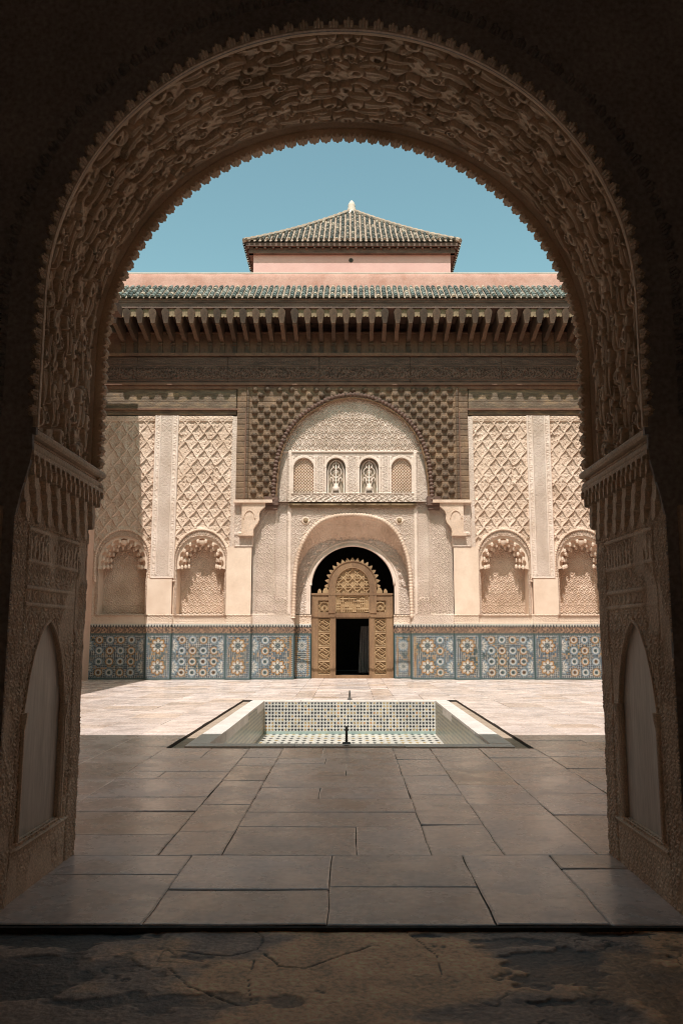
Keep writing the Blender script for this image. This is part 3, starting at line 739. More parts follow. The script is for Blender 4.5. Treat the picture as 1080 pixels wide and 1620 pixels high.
arc_o = [(ac[0]+ro*math.cos(a), ac[1]+ro*1.03*math.sin(a)) for a in np.linspace(math.pi, 0, 31)]
arc_i = [(ac[0]+ri*math.cos(a), ac[1]+ri*1.08*math.sin(a)) for a in np.linspace(math.pi, 0, 31)]
m = MB(); zlo = dz(970)
m.prism_y([(arc_o[0][0], zlo)]+arc_o+[(arc_o[-1][0], zlo), (arc_i[-1][0], zlo)]+arc_i[::-1]+[(arc_i[0][0], zlo)], t0-.022, t1+.02)
m.tube([(p[0], t0-.03, p[1]) for p in arc_i], .016, 6); m.tube([(p[0], t0-.03, p[1]) for p in arc_o], .02, 6)
m.build("arch_frame", M['wood_door'], dr)
pin = np.array([(arc_i[0][0], zlo)]+arc_i+[(arc_i[-1][0], zlo)])
def panel_h(x, z):
    X = x-ac[0]; Z = z-dz(933)
    p = .265; l = []
    for a in (0, math.pi/4, math.pi/2, 3*math.pi/4):
        q = (X*math.cos(a)+Z*math.sin(a))/(p if a in (0, math.pi/2) else p*.7071)
        l.append(np.abs(fr(q+.25)-.5)*(p if a in (0, math.pi/2) else p*.7071))
    dmin = np.minimum(np.minimum(l[0], l[2]), np.minimum(l[1], l[3])); star = 1-sst(.012, .020, dmin)
    r_ = np.hypot(fr(X/p)*p-p/2, fr(Z/p)*p-p/2); star = np.maximum(star, 1-sst(.03, .04, r_))
    # angular script in the lower third: tall stems tied by level bars
    w = .062; i = np.floor(X/w); c = np.abs(fr(X/w)-.5)
    tz = (z-zlo)/(dz(941)-zlo)
    hi = .55+.45*hsh(i, i*0+7); stem = (c < .22) & (tz < hi) & (tz > .06)
    lv = np.floor(tz*7); bars = (np.abs(fr(tz*7)-.5) < .24) & (hsh(lv, np.floor(X/.12), 3) > .42) & (tz > .05)
    kuf = (stem | bars).astype(float)
    sep = np.abs(tz-1.0) < .04
    return .042*np.where(tz > 1, star, np.maximum(kuf, sep)) + .003*vnoise(x*60, z*60)
relief("carved_panel", pin[:,0].min(), pin[:,0].max(), zlo, pin[:,1].max(), YD-.005, panel_h, M['wood_carved'], dr, .0065, lambda x, z: ~inside(pin, x, z), skirt=None)
m = MB(); m.prism_y([tuple(p) for p in pin], YD+.0, YD+.03); m.build("panel_back", M['wood_door'], dr)
for a, b in ((503, 522.5), (592, 610.5)):
    xa, xb = dx(a), dx(b); c = (xa+xb)/2; w = (xb-xa)
    m = MB(); z0, z1 = dz(968.5), dz(950); zc = (z0+z1)/2; r = w*.45
    m.box(xa, xb, YD+.02, YD+.05, z0, z1)
    for q in range(2):
        pts = [(c+r*math.cos(t+q*math.pi/4), YD-.015, zc+r*math.sin(t+q*math.pi/4)) for t in [k*math.pi/2+math.pi/4 for k in range(5)]]
        for k in range(4): m.tube([pts[k], pts[k+1]], .014, 4)
    m.lathe([(.001, 0), (.035, 0), (.035, .02), (.001, .03)], 0, 0, 8); k = len(m.v)-32; m.v[k:] = [(c+v[0], YD-v[2], zc+v[1]) for v in m.v[k:]]
    m.build("star_panel", M['wood_carved'], dr)
    m = MB(); z0, z1 = dz(1067), dz(978); m.box(xa, xb, YD+.02, YD+.05, z0, z1); h_ = (z1-z0)/4
    for q in range(4):
        zz = z0+q*h_; zc = zz+h_/2; e = w*.5
        def bar(p0, p1): m.tube([(p0[0], YD-.016, p0[1]), (p1[0], YD-.016, p1[1])], .017, 4)
        bar((xa, zz), (xb, zz)); bar((xa+.02, zz+h_*.9), (xb-.02, zz+h_*.9))
        bar((xa, zc), (c, zc+h_*.32)); bar((c, zc+h_*.32), (xb, zc)); bar((xb, zc), (c, zc-h_*.32)); bar((c, zc-h_*.32), (xa, zc))
        bar((xa, zc+h_*.38), (c+w*.25, zc-h_*.0)); bar((c-w*.25, zc+h_*.0), (xb, zc-h_*.42)); bar((c-w*.2, zc+h_*.4), (c, zc+h_*.3)); bar((c+w*.2, zc-h_*.4), (c, zc-h_*.3))
    bar((xa+.01, z0), (xa+.01, z1)); bar((xb-.01, z0), (xb-.01, z1))
    m.build("lattice_panel", M['wood_carved'], dr)
m = MB()
for k in range(17):                                       # leaf spikes round the arch
    a = math.pi*(k-.0)/16; bx, bz = ac[0]+ro*math.cos(a), ac[1]+ro*1.03*math.sin(a)
    dxx, dzz = math.cos(a), math.sin(a); tx, tz = -dzz, dxx; l = .125; w = .052
    pts = [(bx+tx*w*.7, bz+tz*w*.7), (bx+dxx*l*.35+tx*w, bz+dzz*l*.35+tz*w), (bx+dxx*l*.7+tx*w*.5, bz+dzz*l*.7+tz*w*.5), (bx+dxx*l, bz+dzz*l),
           (bx+dxx*l*.7-tx*w*.5, bz+dzz*l*.7-tz*w*.5), (bx+dxx*l*.35-tx*w, bz+dzz*l*.35-tz*w), (bx-tx*w*.7, bz-tz*w*.7)]
    m.prism_y(pts, YD-.02, YD+.03)
for s in (-1, 1):
    for u_, hgt, w in ((53, 9, 3.2), (43, 11, 5)):
        c = XC+s*u_*K; z0 = dz(940); hh2 = hgt*K; w *= K
        m.prism_y([(c-w, z0), (c-w*.95, z0+hh2*.5), (c-w*.5, z0+hh2*.85), (c, z0+hh2), (c+w*.5, z0+hh2*.85), (c+w*.95, z0+hh2*.5), (c+w, z0)], YD-.02, YD+.03)
m.build("crest", M['wood_carved'], dr)
# cloth hanging in the dark opening
YC = YD + .9; n1, n2 = 40, 14
P = np.zeros((n1, n2, 3)); xa, xb = at(566, 1000, YC)[0], at(584, 1000, YC)[0]
for i in range(n1):
    for j in range(n2):
        t = i/(n1-1); q = j/(n2-1); zz = zat(1064, YC)*(1-q)+zat(991, YC)*q
        P[i, j] = (xa+(xb-xa)*(t*(.75+.25*(1-q))+.25*q), YC+.05*math.sin(t*26+q)*(1-.4*q), zz)
cl = grid_mesh("hanging_cloth", P, M['cloth'], None); tag(cl, "grey cloth hanging in folds in the dark door opening", "cloth")

# =================================================================== PAVILION ON THE ROOF
YP0 = D + 3.0
pv = empty("roof_pavilion", "pink roof pavilion with pyramid roof of green barrel tiles above the parapet", "building", (XC, YP0, zp0))
xa, xb = at(401, 410, YP0)[0], at(712, 410, YP0)[0]; pc = (xa+xb)/2; phw = (xb-xa)/2
zpt = zat(391, YP0)
m = MB(); m.box(xa, xb, YP0, YP0+2*phw, zp0-.3, zpt); m.build("wall", M['pink_pale'], pv)
m = MB(); hc = (at(555, 412, YP0)[0], zat(412, YP0))
m.prism_y([(hc[0]+.075*math.cos(a), hc[1]+.075*math.sin(a)) for a in np.linspace(0, 2*math.pi, 16, endpoint=False)], YP0-.012, YP0+.05); m.build("vent_hole", M['room'], pv)
YPE = YP0-.30; ex = (at(729, 380, YPE)[0]-at(384, 380, YPE)[0])/2; ez0 = zat(383, YPE); yc = YP0+phw; eh = yc-YPE
ex = eh
apz = zat(335, yc)
m = MB()
for q in range(4):
    w = q*math.pi/2; cs, sn = math.cos(w), math.sin(w)
    def rt(x, y, z): return (pc+x*cs-y*sn, yc+x*sn+y*cs, z)
    zb1 = ez0-.02
    def bx(x0, x1, y0, y1, z0, z1):
        m.add([rt(*p) for p in ((x0,y0,z0),(x1,y0,z0),(x1,y1,z0),(x0,y1,z0),(x0,y0,z1),(x1,y0,z1),(x1,y1,z1),(x0,y1,z1))], [(0,3,2,1),(4,5,6,7),(0,1,5,4),(1,2,6,5),(2,3,7,6),(3,0,4,7)])
    bx(-ex+.03, ex-.03, -eh+.03, -eh+.07, zb1-.10, zb1+.02); bx(-ex+.14, ex-.14, -phw-.14, -phw-.0, zb1-.30, zb1-.11)
    m.add([rt(-ex+.05, -eh+.05, zb1-.03), rt(ex-.05, -eh+.05, zb1-.03), rt(phw, -phw, zb1-.12), rt(-phw, -phw, zb1-.12)], [(0,1,2,3)])
    for k in range(26):
        xx = -ex+.15+k*(2*ex-.3)/25; bx(xx-.035, xx+.035, -eh+.06, -phw, zb1-.16, zb1-.04)
m.build("eaves", M['wood_dark'], pv)
def roof_z(t): return ez0+.03+(apz-ez0)*(.86*t+.14*t*t)      # slightly concave
TG = TG0; m = MB(); bedm = MB(); hipm = MB()
for q in range(4):
    w = q*math.pi/2; cs, sn = math.cos(w), math.sin(w)
    def rt(x, y, z): return (pc+x*cs-y*sn, yc+x*sn+y*cs, z)
    N_ = 10
    for k in range(N_):
        t0_, t1_ = k/N_, (k+1)/N_
        bedm.add([rt(-ex*(1-t0_), -eh*(1-t0_), roof_z(t0_)), rt(ex*(1-t0_), -eh*(1-t0_), roof_z(t0_)), rt(ex*(1-t1_), -eh*(1-t1_), roof_z(t1_)), rt(-ex*(1-t1_), -eh*(1-t1_), roof_z(t1_))], [(0,1,2,3)])
    nn = int(2*ex/.178)
    for i in range(nn):
        x = -ex+.09+i*.178; tm = max(0.06, 1-abs(x)/ex-.01)
        for a_, b_ in ((0, .5), (.5, 1.0)):
            t0_, t1_ = tm*a_, tm*b_
            if (t1_-t0_)*eh < .05: continue
            tile_tubes(m, [rt(x, -eh*(1-t0_)-(.05 if a_ == 0 else 0), roof_z(t0_)+.01)], [rt(x, -eh*(1-t1_), roof_z(t1_)+.01)], .058, .23, 5)
    hp = [rt(-ex*(1-t), -eh*(1-t), roof_z(t)+.03) for t in np.linspace(0, .985, 40)]
    hipm.tube(hp, [.075+.018*((k % 2)) for k in range(40)], 7)
roof = m.build("roof_tiles", M['tile'], pv); bed = bedm.build("roof", M['mortar'], pv); hipm.build("hip_ridge", M['mortar'], bed)
m = MB(); zb2 = apz-.16
m.lathe([(.24, zb2), (.20, zb2+.12), (.15, zb2+.20), (.17, zb2+.26), (.13, zb2+.34), (.15, zb2+.40), (.10, zb2+.52), (.04, zb2+.60), (.005, zb2+.63)], pc, yc, 14)
m.build("finial", M['stucco_white'], pv, True)

# =================================================================== FOREGROUND ARCHWAY
Y0, Y1 = 3.858, 4.97
XA = -0.045
arw = empty("archway_wall", "dark foreground wall with a carved stucco horseshoe arch framing the courtyard", "archway", (XA, Y0, 0))
def arch_prof(hw, crown, n=260, foot=2.235, dx0=0.0):
    """stilted round arch: points from left foot over the crown to the right foot"""
    cz = crown-hw*1.0; st = max(.01, cz-foot); La = math.pi*hw; tot = La+2*st; out = []; nr = []
    for t in np.linspace(0, tot, n):
        if t < st: 
            out.append((-hw+dx0*(1-t/st), foot+t)); nr.append((1, 0))
        elif t > tot-st:
            q = (tot-t)/st; out.append((hw-dx0*(1-q), foot+(tot-t))); nr.append((-1, 0))
        else:
            a = math.pi-(t-st)/hw; out.append((hw*math.cos(a), cz+hw*math.sin(a))); nr.append((-math.cos(a), -math.sin(a)))
    return np.array(out), np.array(nr), tot
NA, FA = (1.462, 4.36), (1.546, 4.53)
RES = .0065
prn, nrm, tot = arch_prof(NA[0], NA[1], 960); prf, nrmf, _ = arch_prof(FA[0], FA[1], 960)
ns = 960; nvv = 180
ss, vv = np.meshgrid(np.linspace(-tot/2, tot/2, ns), np.linspace(0, Y1-Y0, nvv), indexing='ij')
AN = 1.2                                    # motifs stand taller across the vault than along it
def stamp(H, pts, rads, h0, gap=.011):
    """raise one rounded leaf along pts (metres); a dark gap is cut round it"""
    pts = np.asarray(pts); m_ = max(rads)*1.4*AN+gap
    lo = pts.min(0)-m_; hi = pts.max(0)+m_
    ds = tot/(ns-1); dv = (Y1-Y0)/(nvv-1)
    i0 = max(0, int((lo[0]+tot/2)/ds)); i1 = min(ns, int((hi[0]+tot/2)/ds)+2); j0 = max(0, int(lo[1]/dv)); j1 = min(nvv, int(hi[1]/dv)+2)
    if i1 <= i0 or j1 <= j0: return
    S = ss[i0:i1, j0:j1]; V = vv[i0:i1, j0:j1]; q = np.full(S.shape, 9.0); e = np.full(S.shape, 9.0)
    for k in range(len(pts)-1):
        for f_ in (0, .5):
            p = pts[k]*(1-f_)+pts[k+1]*f_; r = rads[k]*(1-f_)+rads[k+1]*f_
            d = np.hypot(S-p[0], (V-p[1])/AN); q = np.minimum(q, d/r); e = np.minimum(e, d-r)
    body = h0*(np.sqrt(np.clip(1-q**6, 0, 1))*(1-.38*np.exp(-(q/.38)**2)))
    sub = H[i0:i1, j0:j1]
    sub[:] = np.where(e < 0, np.maximum(body, sub*.2), np.where(e < gap, np.minimum(sub, -.022), sub))
def eye(H, c, r):
    a_ = rnd_s.uniform(-.5, .5); x = ss-c[0]; y = (vv-c[1])/AN; d = np.hypot(x*math.cos(a_)+y*math.sin(a_), (y*math.cos(a_)-x*math.sin(a_))*1.25)
    k = (d < r*1.5) & (d >= r); H[k] = np.maximum(H[k], .046)
    k = d < r; H[k] = -.030
def cone(H, s0, v0, a, b, h0):
    d = np.hypot((ss-s0)/a, (vv-v0)/b); H[(d < 1.3) & (d >= 1)] = -.005; k = d < 1
    tex = np.sin((ss-s0)/a*10+(vv-v0)/b*6)
    H[k] = h0*np.sqrt(1-d[k]**2*.8)*(.80+.25*(tex[k] > 0))
def rosette_knob(H, s0, v0, r, h0):
    d = np.hypot(ss-s0, (vv-v0)/AN); H[d < r*1.25] = -.006
    k = np.abs(d-r*.85) < r*.2; H[k] = h0; k = d < r*.5; th = np.arctan2(vv-v0, ss-s0); H[k] = h0*(.72+.25*np.cos(6*th[k]))
rnd_s = random.Random(5)
Hs = .003*fbm(ss*40, vv*40, 1, 3) + .007*(np.sin(ss*78+2*np.sin(vv*30))*np.sin(vv*58) > .25)
PS, PV = .315, .178
motifs = []
for row in range(-1, 8):
    for a in range(0, 11):
        if row % 2 and a == 0: motifs.append((.03, .075+row*PV, 3, 1))
        s0 = .065+a*PS+(PS*.42 if row % 2 else 0); v0 = .075+row*PV
        motifs.append((s0, v0, (a+row) % 3, -1 if (a+row//2) % 2 else 1))
for s0, v0, kind, up in motifs:
    for side in (-1, 1):
        j = lambda q: rnd_s.uniform(-q, q)
        sc_ = rnd_s.uniform(.82, 1.18); w_ = rnd_s.uniform(.85, 1.2); c = np.array([s0+j(.016), v0+j(.016)]); rt_ = j(.22)
        def path(t, x, y): return np.stack([side*(c[0]+x*sc_), c[1]+(y*up+rt_*x)*sc_], -1)
        t = np.linspace(0, 1, 10)
        stamp(Hs, path(t, .03+.195*t, .055*np.sin(t*2.5)-.075*t), np.clip(.032*w_*(1-t)**.65, .007, 1), .040)              # long outer tail
        if kind < 3: stamp(Hs, path(t, -.02-.115*t, .070*np.sin(t*2.4)), np.clip(.024*(1-t)**.6, .006, 1), .036)                    # short inner tail
        stamp(Hs, path(t, .02+.150*t, .075+.020*np.sin(t*3.1)), np.clip(.022*np.sin(.25+t*2.6)+.004, .006, 1), .044)   # crest over it
        stamp(Hs, path(t, -.010+.020*t, 0*t), np.full(10, .036*w_), .048, .008)                                                  # bulb
        eye(Hs, (side*(c[0]+.006), c[1]+.012*up), .0175*w_)
        if kind == 0: rosette_knob(Hs, side*(s0+.150), v0-.082, .030, .034)
        elif kind == 1: cone(Hs, side*(s0+.155), v0-.080, .042, .040, .036)
        elif kind == 2:
            for q in range(4): cone(Hs, side*(s0+.105+.030*q), v0-.078+.022*(q % 2), .014, .017, .030)
Hs = np.where(Hs > .010, .004+Hs*.72, Hs)
Hs = np.where(vv < .045, .030, Hs); Hs = np.where((vv >= .045) & (vv < .06), .0, Hs)
Hs = np.where(vv > Y1-Y0-.10, .012, Hs); Hs = np.where(vv > Y1-Y0-.055, .034, Hs)
P = np.zeros((ns, nvv, 3))
tvv = np.linspace(0, 1, nvv)
for k in range(nvv):
    b2 = prn*(1-tvv[k])+prf*tvv[k]; b2 = b2 - nrm*.030 + nrm*Hs[:, k:k+1]
    P[:,k,0] = XA+b2[:,0]; P[:,k,2] = b2[:,1]; P[:,k,1] = Y0+(Y1-Y0)*tvv[k]
grid_mesh("carved_soffit", P, M['soffit'], arw)
# beaded fan border standing round the near edge, and a fainter ring on the wall
m = MB()
def fan(m, c, nx, nz, w, h, yb, yf):
    """three-lobed fan: its face looks into the opening and back to the room"""
    tx, tz = nz, -nx
    for k, (o, hh_) in enumerate(((-.58, .80), (0, 1.0), (.58, .80))):
        fr_ = []; bk_ = []
        for a, b in ((-.30, 0), (-.36, .55), (-.22, .88), (0, 1.0), (.22, .88), (.36, .55), (.30, 0)):
            t = b*hh_; off = w*(o*.9+a*.9); rr = h*t
            bul = -.010*(1-(a/.36)**2)
            fr_.append((c[0]+tx*off+nx*(rr+bul), yb+(yf-yb)*t, c[1]+tz*off+nz*(rr+bul))); bk_.append((c[0]+tx*off+nx*(rr+.018), yb+.02+(yf-yb)*t*.9, c[1]+tz*off+nz*(rr+.018)))
        n = len(fr_); ct = np.mean(fr_, axis=0)-np.array([nx, 0, nz])*.008
        m.add(fr_+bk_+[tuple(ct)], [(i, i+1, 2*n) for i in range(n-1)]+[(n-1, 0, 2*n)]+[(i, i+n, (i+1) % n+n, (i+1) % n) for i in range(n)]+[tuple(range(2*n-1, n-1, -1))])
nb = 78
pb, nbm, tb = arch_prof(NA[0], NA[1], nb)
for i in range(1, nb-1):
    nx, nz = -nbm[i]; fan(m, (XA+pb[i,0]-nx*.004, pb[i,1]-nz*.004), nx, nz, .031, .024*random.uniform(.85, 1.1), Y0-.012, Y0-.070+random.uniform(-.006, .006))
pp, nn_, _ = arch_prof(NA[0]+.002, NA[1]+.002, 160)
m.tube([(XA+p[0], Y0-.010, p[1]) for p in pp], .014, 7)
m.build("bead_border", M['impost'], arw)
m = MB(); pb, nbm, tb = arch_prof(NA[0]+.17, NA[1]+.17, 84)
for i in range(1, 83):
    nx, nz = -nbm[i]; fan(m, (XA+pb[i,0], pb[i,1]), nx, nz, .034, .03, Y0+.0, Y0-.06)
m.build("outer_bead_border", M['dark_wall'], arw)
# scalloped drops along the far edge
m = MB(); nb = 84; pb, nbm, tb = arch_prof(FA[0]-.012, FA[1]-.012, nb*12, foot=2.10)
nnp = len(pb); pts_o = pb-nbm*.05; pts_i = []
for i in range(nnp):
    ph = (i/12.0) % 1.0; sc_l = abs(math.sin(math.pi*ph))**.7; lob = .020+.030*sc_l+.010*abs(math.sin(3*math.pi*ph))
    pts_i.append(pb[i]+nbm[i]*lob)
pts_i = np.array(pts_i)
for (ya, yb) in ((Y1-.015, Y1+.045),):
    f0 = [(XA+p[0], ya, p[1]) for p in pts_i]; f1 = [(XA+p[0], ya, p[1]) for p in pts_o]; g0 = [(XA+p[0], yb, p[1]) for p in pts_i]; g1 = [(XA+p[0], yb, p[1]) for p in pts_o]
    m.ribbon(f0, f1); m.ribbon(g0, g1); m.ribbon(f0, g0); m.ribbon(f1, g1)
for i in range(6, nnp, 12):
    c = pb[i]+nbm[i]*.044; m.tube([(XA+c[0], Y1-.04, c[1]), (XA+c[0], Y1-.02, c[1]), (XA+c[0], Y1+.03, c[1])], [.004, .016, .018], 6)
m.build("scallop_border", M['soffit'], arw)
# wall with the opening cut out
HJ = 1.545
ow, _, _ = arch_prof((NA[0]+FA[0])/2+.075, (NA[1]+FA[1])/2+.10, 120, foot=2.0)
hole_l = [(XA-HJ-.03, -.3), (XA-HJ-.03, 2.0)] + [(XA+p[0], p[1]) for p in ow] + [(XA+HJ+.03, 2.0), (XA+HJ+.03, -.3)]
EAV_Z, EAV_Y = 8.63, 5.60
m = MB()
m.prism_y([(-7.4, -.3)] + hole_l + [(7.6, -.3), (7.6, EAV_Z), (-7.4, EAV_Z)], Y0+.02, Y1-.02)
m.build("wall", M['plain_wall'], arw)
nw, _, _ = arch_prof(NA[0]+.0, NA[1]+.0, 120, foot=2.2)
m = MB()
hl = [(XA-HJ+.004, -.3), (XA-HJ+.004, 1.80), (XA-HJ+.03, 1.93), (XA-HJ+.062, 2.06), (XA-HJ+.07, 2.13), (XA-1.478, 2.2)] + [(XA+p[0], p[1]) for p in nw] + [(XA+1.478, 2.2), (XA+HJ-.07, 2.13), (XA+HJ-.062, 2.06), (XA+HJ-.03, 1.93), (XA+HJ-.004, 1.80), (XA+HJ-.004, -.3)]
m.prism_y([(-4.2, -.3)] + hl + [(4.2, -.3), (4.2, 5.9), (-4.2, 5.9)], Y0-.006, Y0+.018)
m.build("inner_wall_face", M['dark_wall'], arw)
fw, _, _ = arch_prof(FA[0]+.0, FA[1]+.0, 120, foot=2.2)
m = MB()
hl = [(XA-HJ-.0, -.05), (XA-HJ-.0, 2.0)] + [(XA+p[0], p[1]) for p in fw] + [(XA+HJ+.0, 2.0), (XA+HJ+.0, -.05)]
m.prism_y([(-7.4, -.05)] + hl + [(7.6, -.05), (7.6, EAV_Z-.02), (-7.4, EAV_Z-.02)], Y1-.018, Y1+.004)
m.build("courtyard_face", M['plain_wall'], arw)
m = MB(); m.box(-8.2, 8.4, -2.7, EAV_Y, EAV_Z, EAV_Z+.25); m.build("eave_roof", M['wood_dark'], arw)
for s_ in (-1, 1):
    m = MB(); m.add([(XA+s_*(HJ+.035-q), Y0-.05, z) for z in (-.05, 1.85) for q in (-.055, -.015)] + [(XA+s_*(HJ+.035-q), Y0+.01, z) for z in (-.05, 1.85) for q in (-.055, -.015)], [(0,1,3,2), (1,5,7,3), (4,0,2,6), (2,3,7,6)])
    m.build("edge_fillet", M['impost'], arw)
# imposts, stalactite capitals and carved jambs
for s in (-1, 1):
    m = MB()
    def rb(prof_):
        poly_ = [(XA+s*p[0], p[1]) for p in prof_]; m.prism_y(poly_, Y0, Y1+.05)
    rb([(1.60, 2.20), (1.478, 2.20), (1.468, 2.212), (1.468, 2.228), (1.478, 2.24), (1.60, 2.24)])
    rb([(1.60, 2.196), (1.505, 2.196), (1.505, 2.184), (1.60, 2.184)])
    rb([(1.60, 2.182)] + [(1.515-.032*math.cos(a), 2.152+.030*math.sin(a)) for a in np.linspace(math.pi/2, -math.pi/2, 10)] + [(1.60, 2.122)])
    m.build("impost", M['impost'], arw)
    ny_, nz_ = 300, 90
    yy, zz = np.meshgrid(np.linspace(Y0-.004, Y1+.01, ny_), np.linspace(1.79, 2.125, nz_), indexing='ij')
    h = np.zeros_like(yy)+.004*scroll(yy, zz, .03)
    p = .150
    for k, (zb_k, out, ph, div) in enumerate(((1.80, .016, 0, 1), (1.875, .034, .5, 1), (1.945, .052, 0, 1), (2.01, .068, .5, 2), (2.065, .080, .25, 2))):
        c = np.abs(fr(yy*div/p+ph)-.5)*2                       # 0 at the point of a drop, 1 in the hollow
        low = zb_k+.070*np.clip(c, 0, 1)**1.3/div**.5
        hollow = .046*np.sqrt(np.clip(1-((1-c)/.62)**2, 0, 1))*(zz < low+.075)
        h = np.where(zz > low, out-hollow, h)
    h = np.where(zz > 2.105, .075, h)+.004*fbm(yy*50, zz*50, 3)
    P = np.stack([XA+s*(HJ-h), yy, zz], -1); grid_mesh("stalactite_capital", P, M['jamb'], arw, skirt=(s*.09, 0, 0))
    # carved jamb
    ny_, nz_ = 260, 420
    yy, zz = np.meshgrid(np.linspace(Y0-.005, Y1+.005, ny_), np.linspace(-.02, 1.82, nz_), indexing='ij')
    ya, yb, ym = 4.10, 4.66, 4.40
    g = scroll(yy-ym, zz, .080, 2.2); g2 = scroll(yy-.02, zz, .060, 2.0); scr = script(yy, zz, .024)
    h = .0065*g
    h = np.where(zz > 1.76, .007*g2, h); h = np.where((zz > 1.62) & (zz <= 1.76), .009*np.maximum(script(yy, zz, .022), (np.abs(fr(yy/.05)-.5) < .2)*(zz < 1.72)), h)
    h = np.where((zz > 1.40) & (zz < 1.475), .006*scr, h)
    for zl in (1.77, 1.61, 1.48, 1.395): h = np.where(np.abs(zz-zl) < .008, .012, h)
    h = np.where(zz < .24, .003*fbm(yy*14, zz*14, 5)+.004*g2, h); h = np.where(np.abs(zz-.235) < .008, .016, h)
    strip = (yy < 4.02) | (yy > 4.80); h = np.where(strip, .006*g2+.003, h)
    for yl in (4.025, 4.795): h = np.where(np.abs(yy-yl) < .007, -.012, h)
    wear = sst(.60, .72, fbm(yy*3.0+s, zz*2.2, 21)); h = h*(1-.75*wear)-.004*wear; h = h-.022*sst(.80, .84, fbm(yy*5+s*3, zz*2.4, 27))
    # pointed blind niche for the marble panel
    lanc = [(ya, .27), (ya, .82), (ya-.012, .86), (ya+.03, 1.02), (ya+.09, 1.155), (ya+.165, 1.25), (ya+.215, 1.287), (ym-.035, 1.310), (ym-.02, 1.318), (ym+.0, 1.318), (yb-.215, 1.287), (yb-.165, 1.25), (yb-.09, 1.155), (yb-.03, 1.02), (yb+.012, .86), (yb, .82), (yb, .27)]
    keep = ~inside(lanc, (yy[:-1,:-1]+yy[1:,1:])/2, (zz[:-1,:-1]+zz[1:,1:])/2)
    Yj = yy.copy(); endw = sst(.06, 0, Y1-yy); Yj += endw*.022*(fbm(zz*5, zz*0+s, 31)-.75)
    P = np.stack([XA+s*(HJ-h), Yj, zz], -1)
    jb = grid_mesh("jamb_panel", P, M['jamb'], arw, keep, skirt=(s*.05, 0, 0))
    m = MB(); lp = resample(np.array(lanc), 80)[0]
    m.ribbon([(XA+s*(HJ-.012), p[0], p[1]) for p in lp], [(XA+s*(HJ+.03), p[0], p[1]) for p in lp])
    m.tube([(XA+s*(HJ-.006), p[0], p[1]) for p in lp], .008, 6)
    m.add([(XA+s*(HJ-.012), ya-.02, .262), (XA+s*(HJ-.012), yb+.02, .262), (XA+s*(HJ+.03), yb+.02, .275), (XA+s*(HJ+.03), ya-.02, .275)], [(0,1,2,3)])
    for yq in (ya-.012, yb+.012):
        m.tube([(XA+s*(HJ-.008), yq, .27), (XA+s*(HJ-.008), yq, .80)], .013, 7); m.tube([(XA+s*(HJ-.008), yq, .79), (XA+s*(HJ-.008), yq, .83), (XA+s*(HJ-.008), yq, .87)], [.014, .022, .026], 7)
    m.build("niche_border", M['jamb'], jb)
    m = MB(); xx = XA+s*(HJ+.016); m.add([(xx, p[0], p[1]) for p in lanc], [tuple(range(len(lanc)))]); m.build("marble_panel", M['marble_panel'], jb)

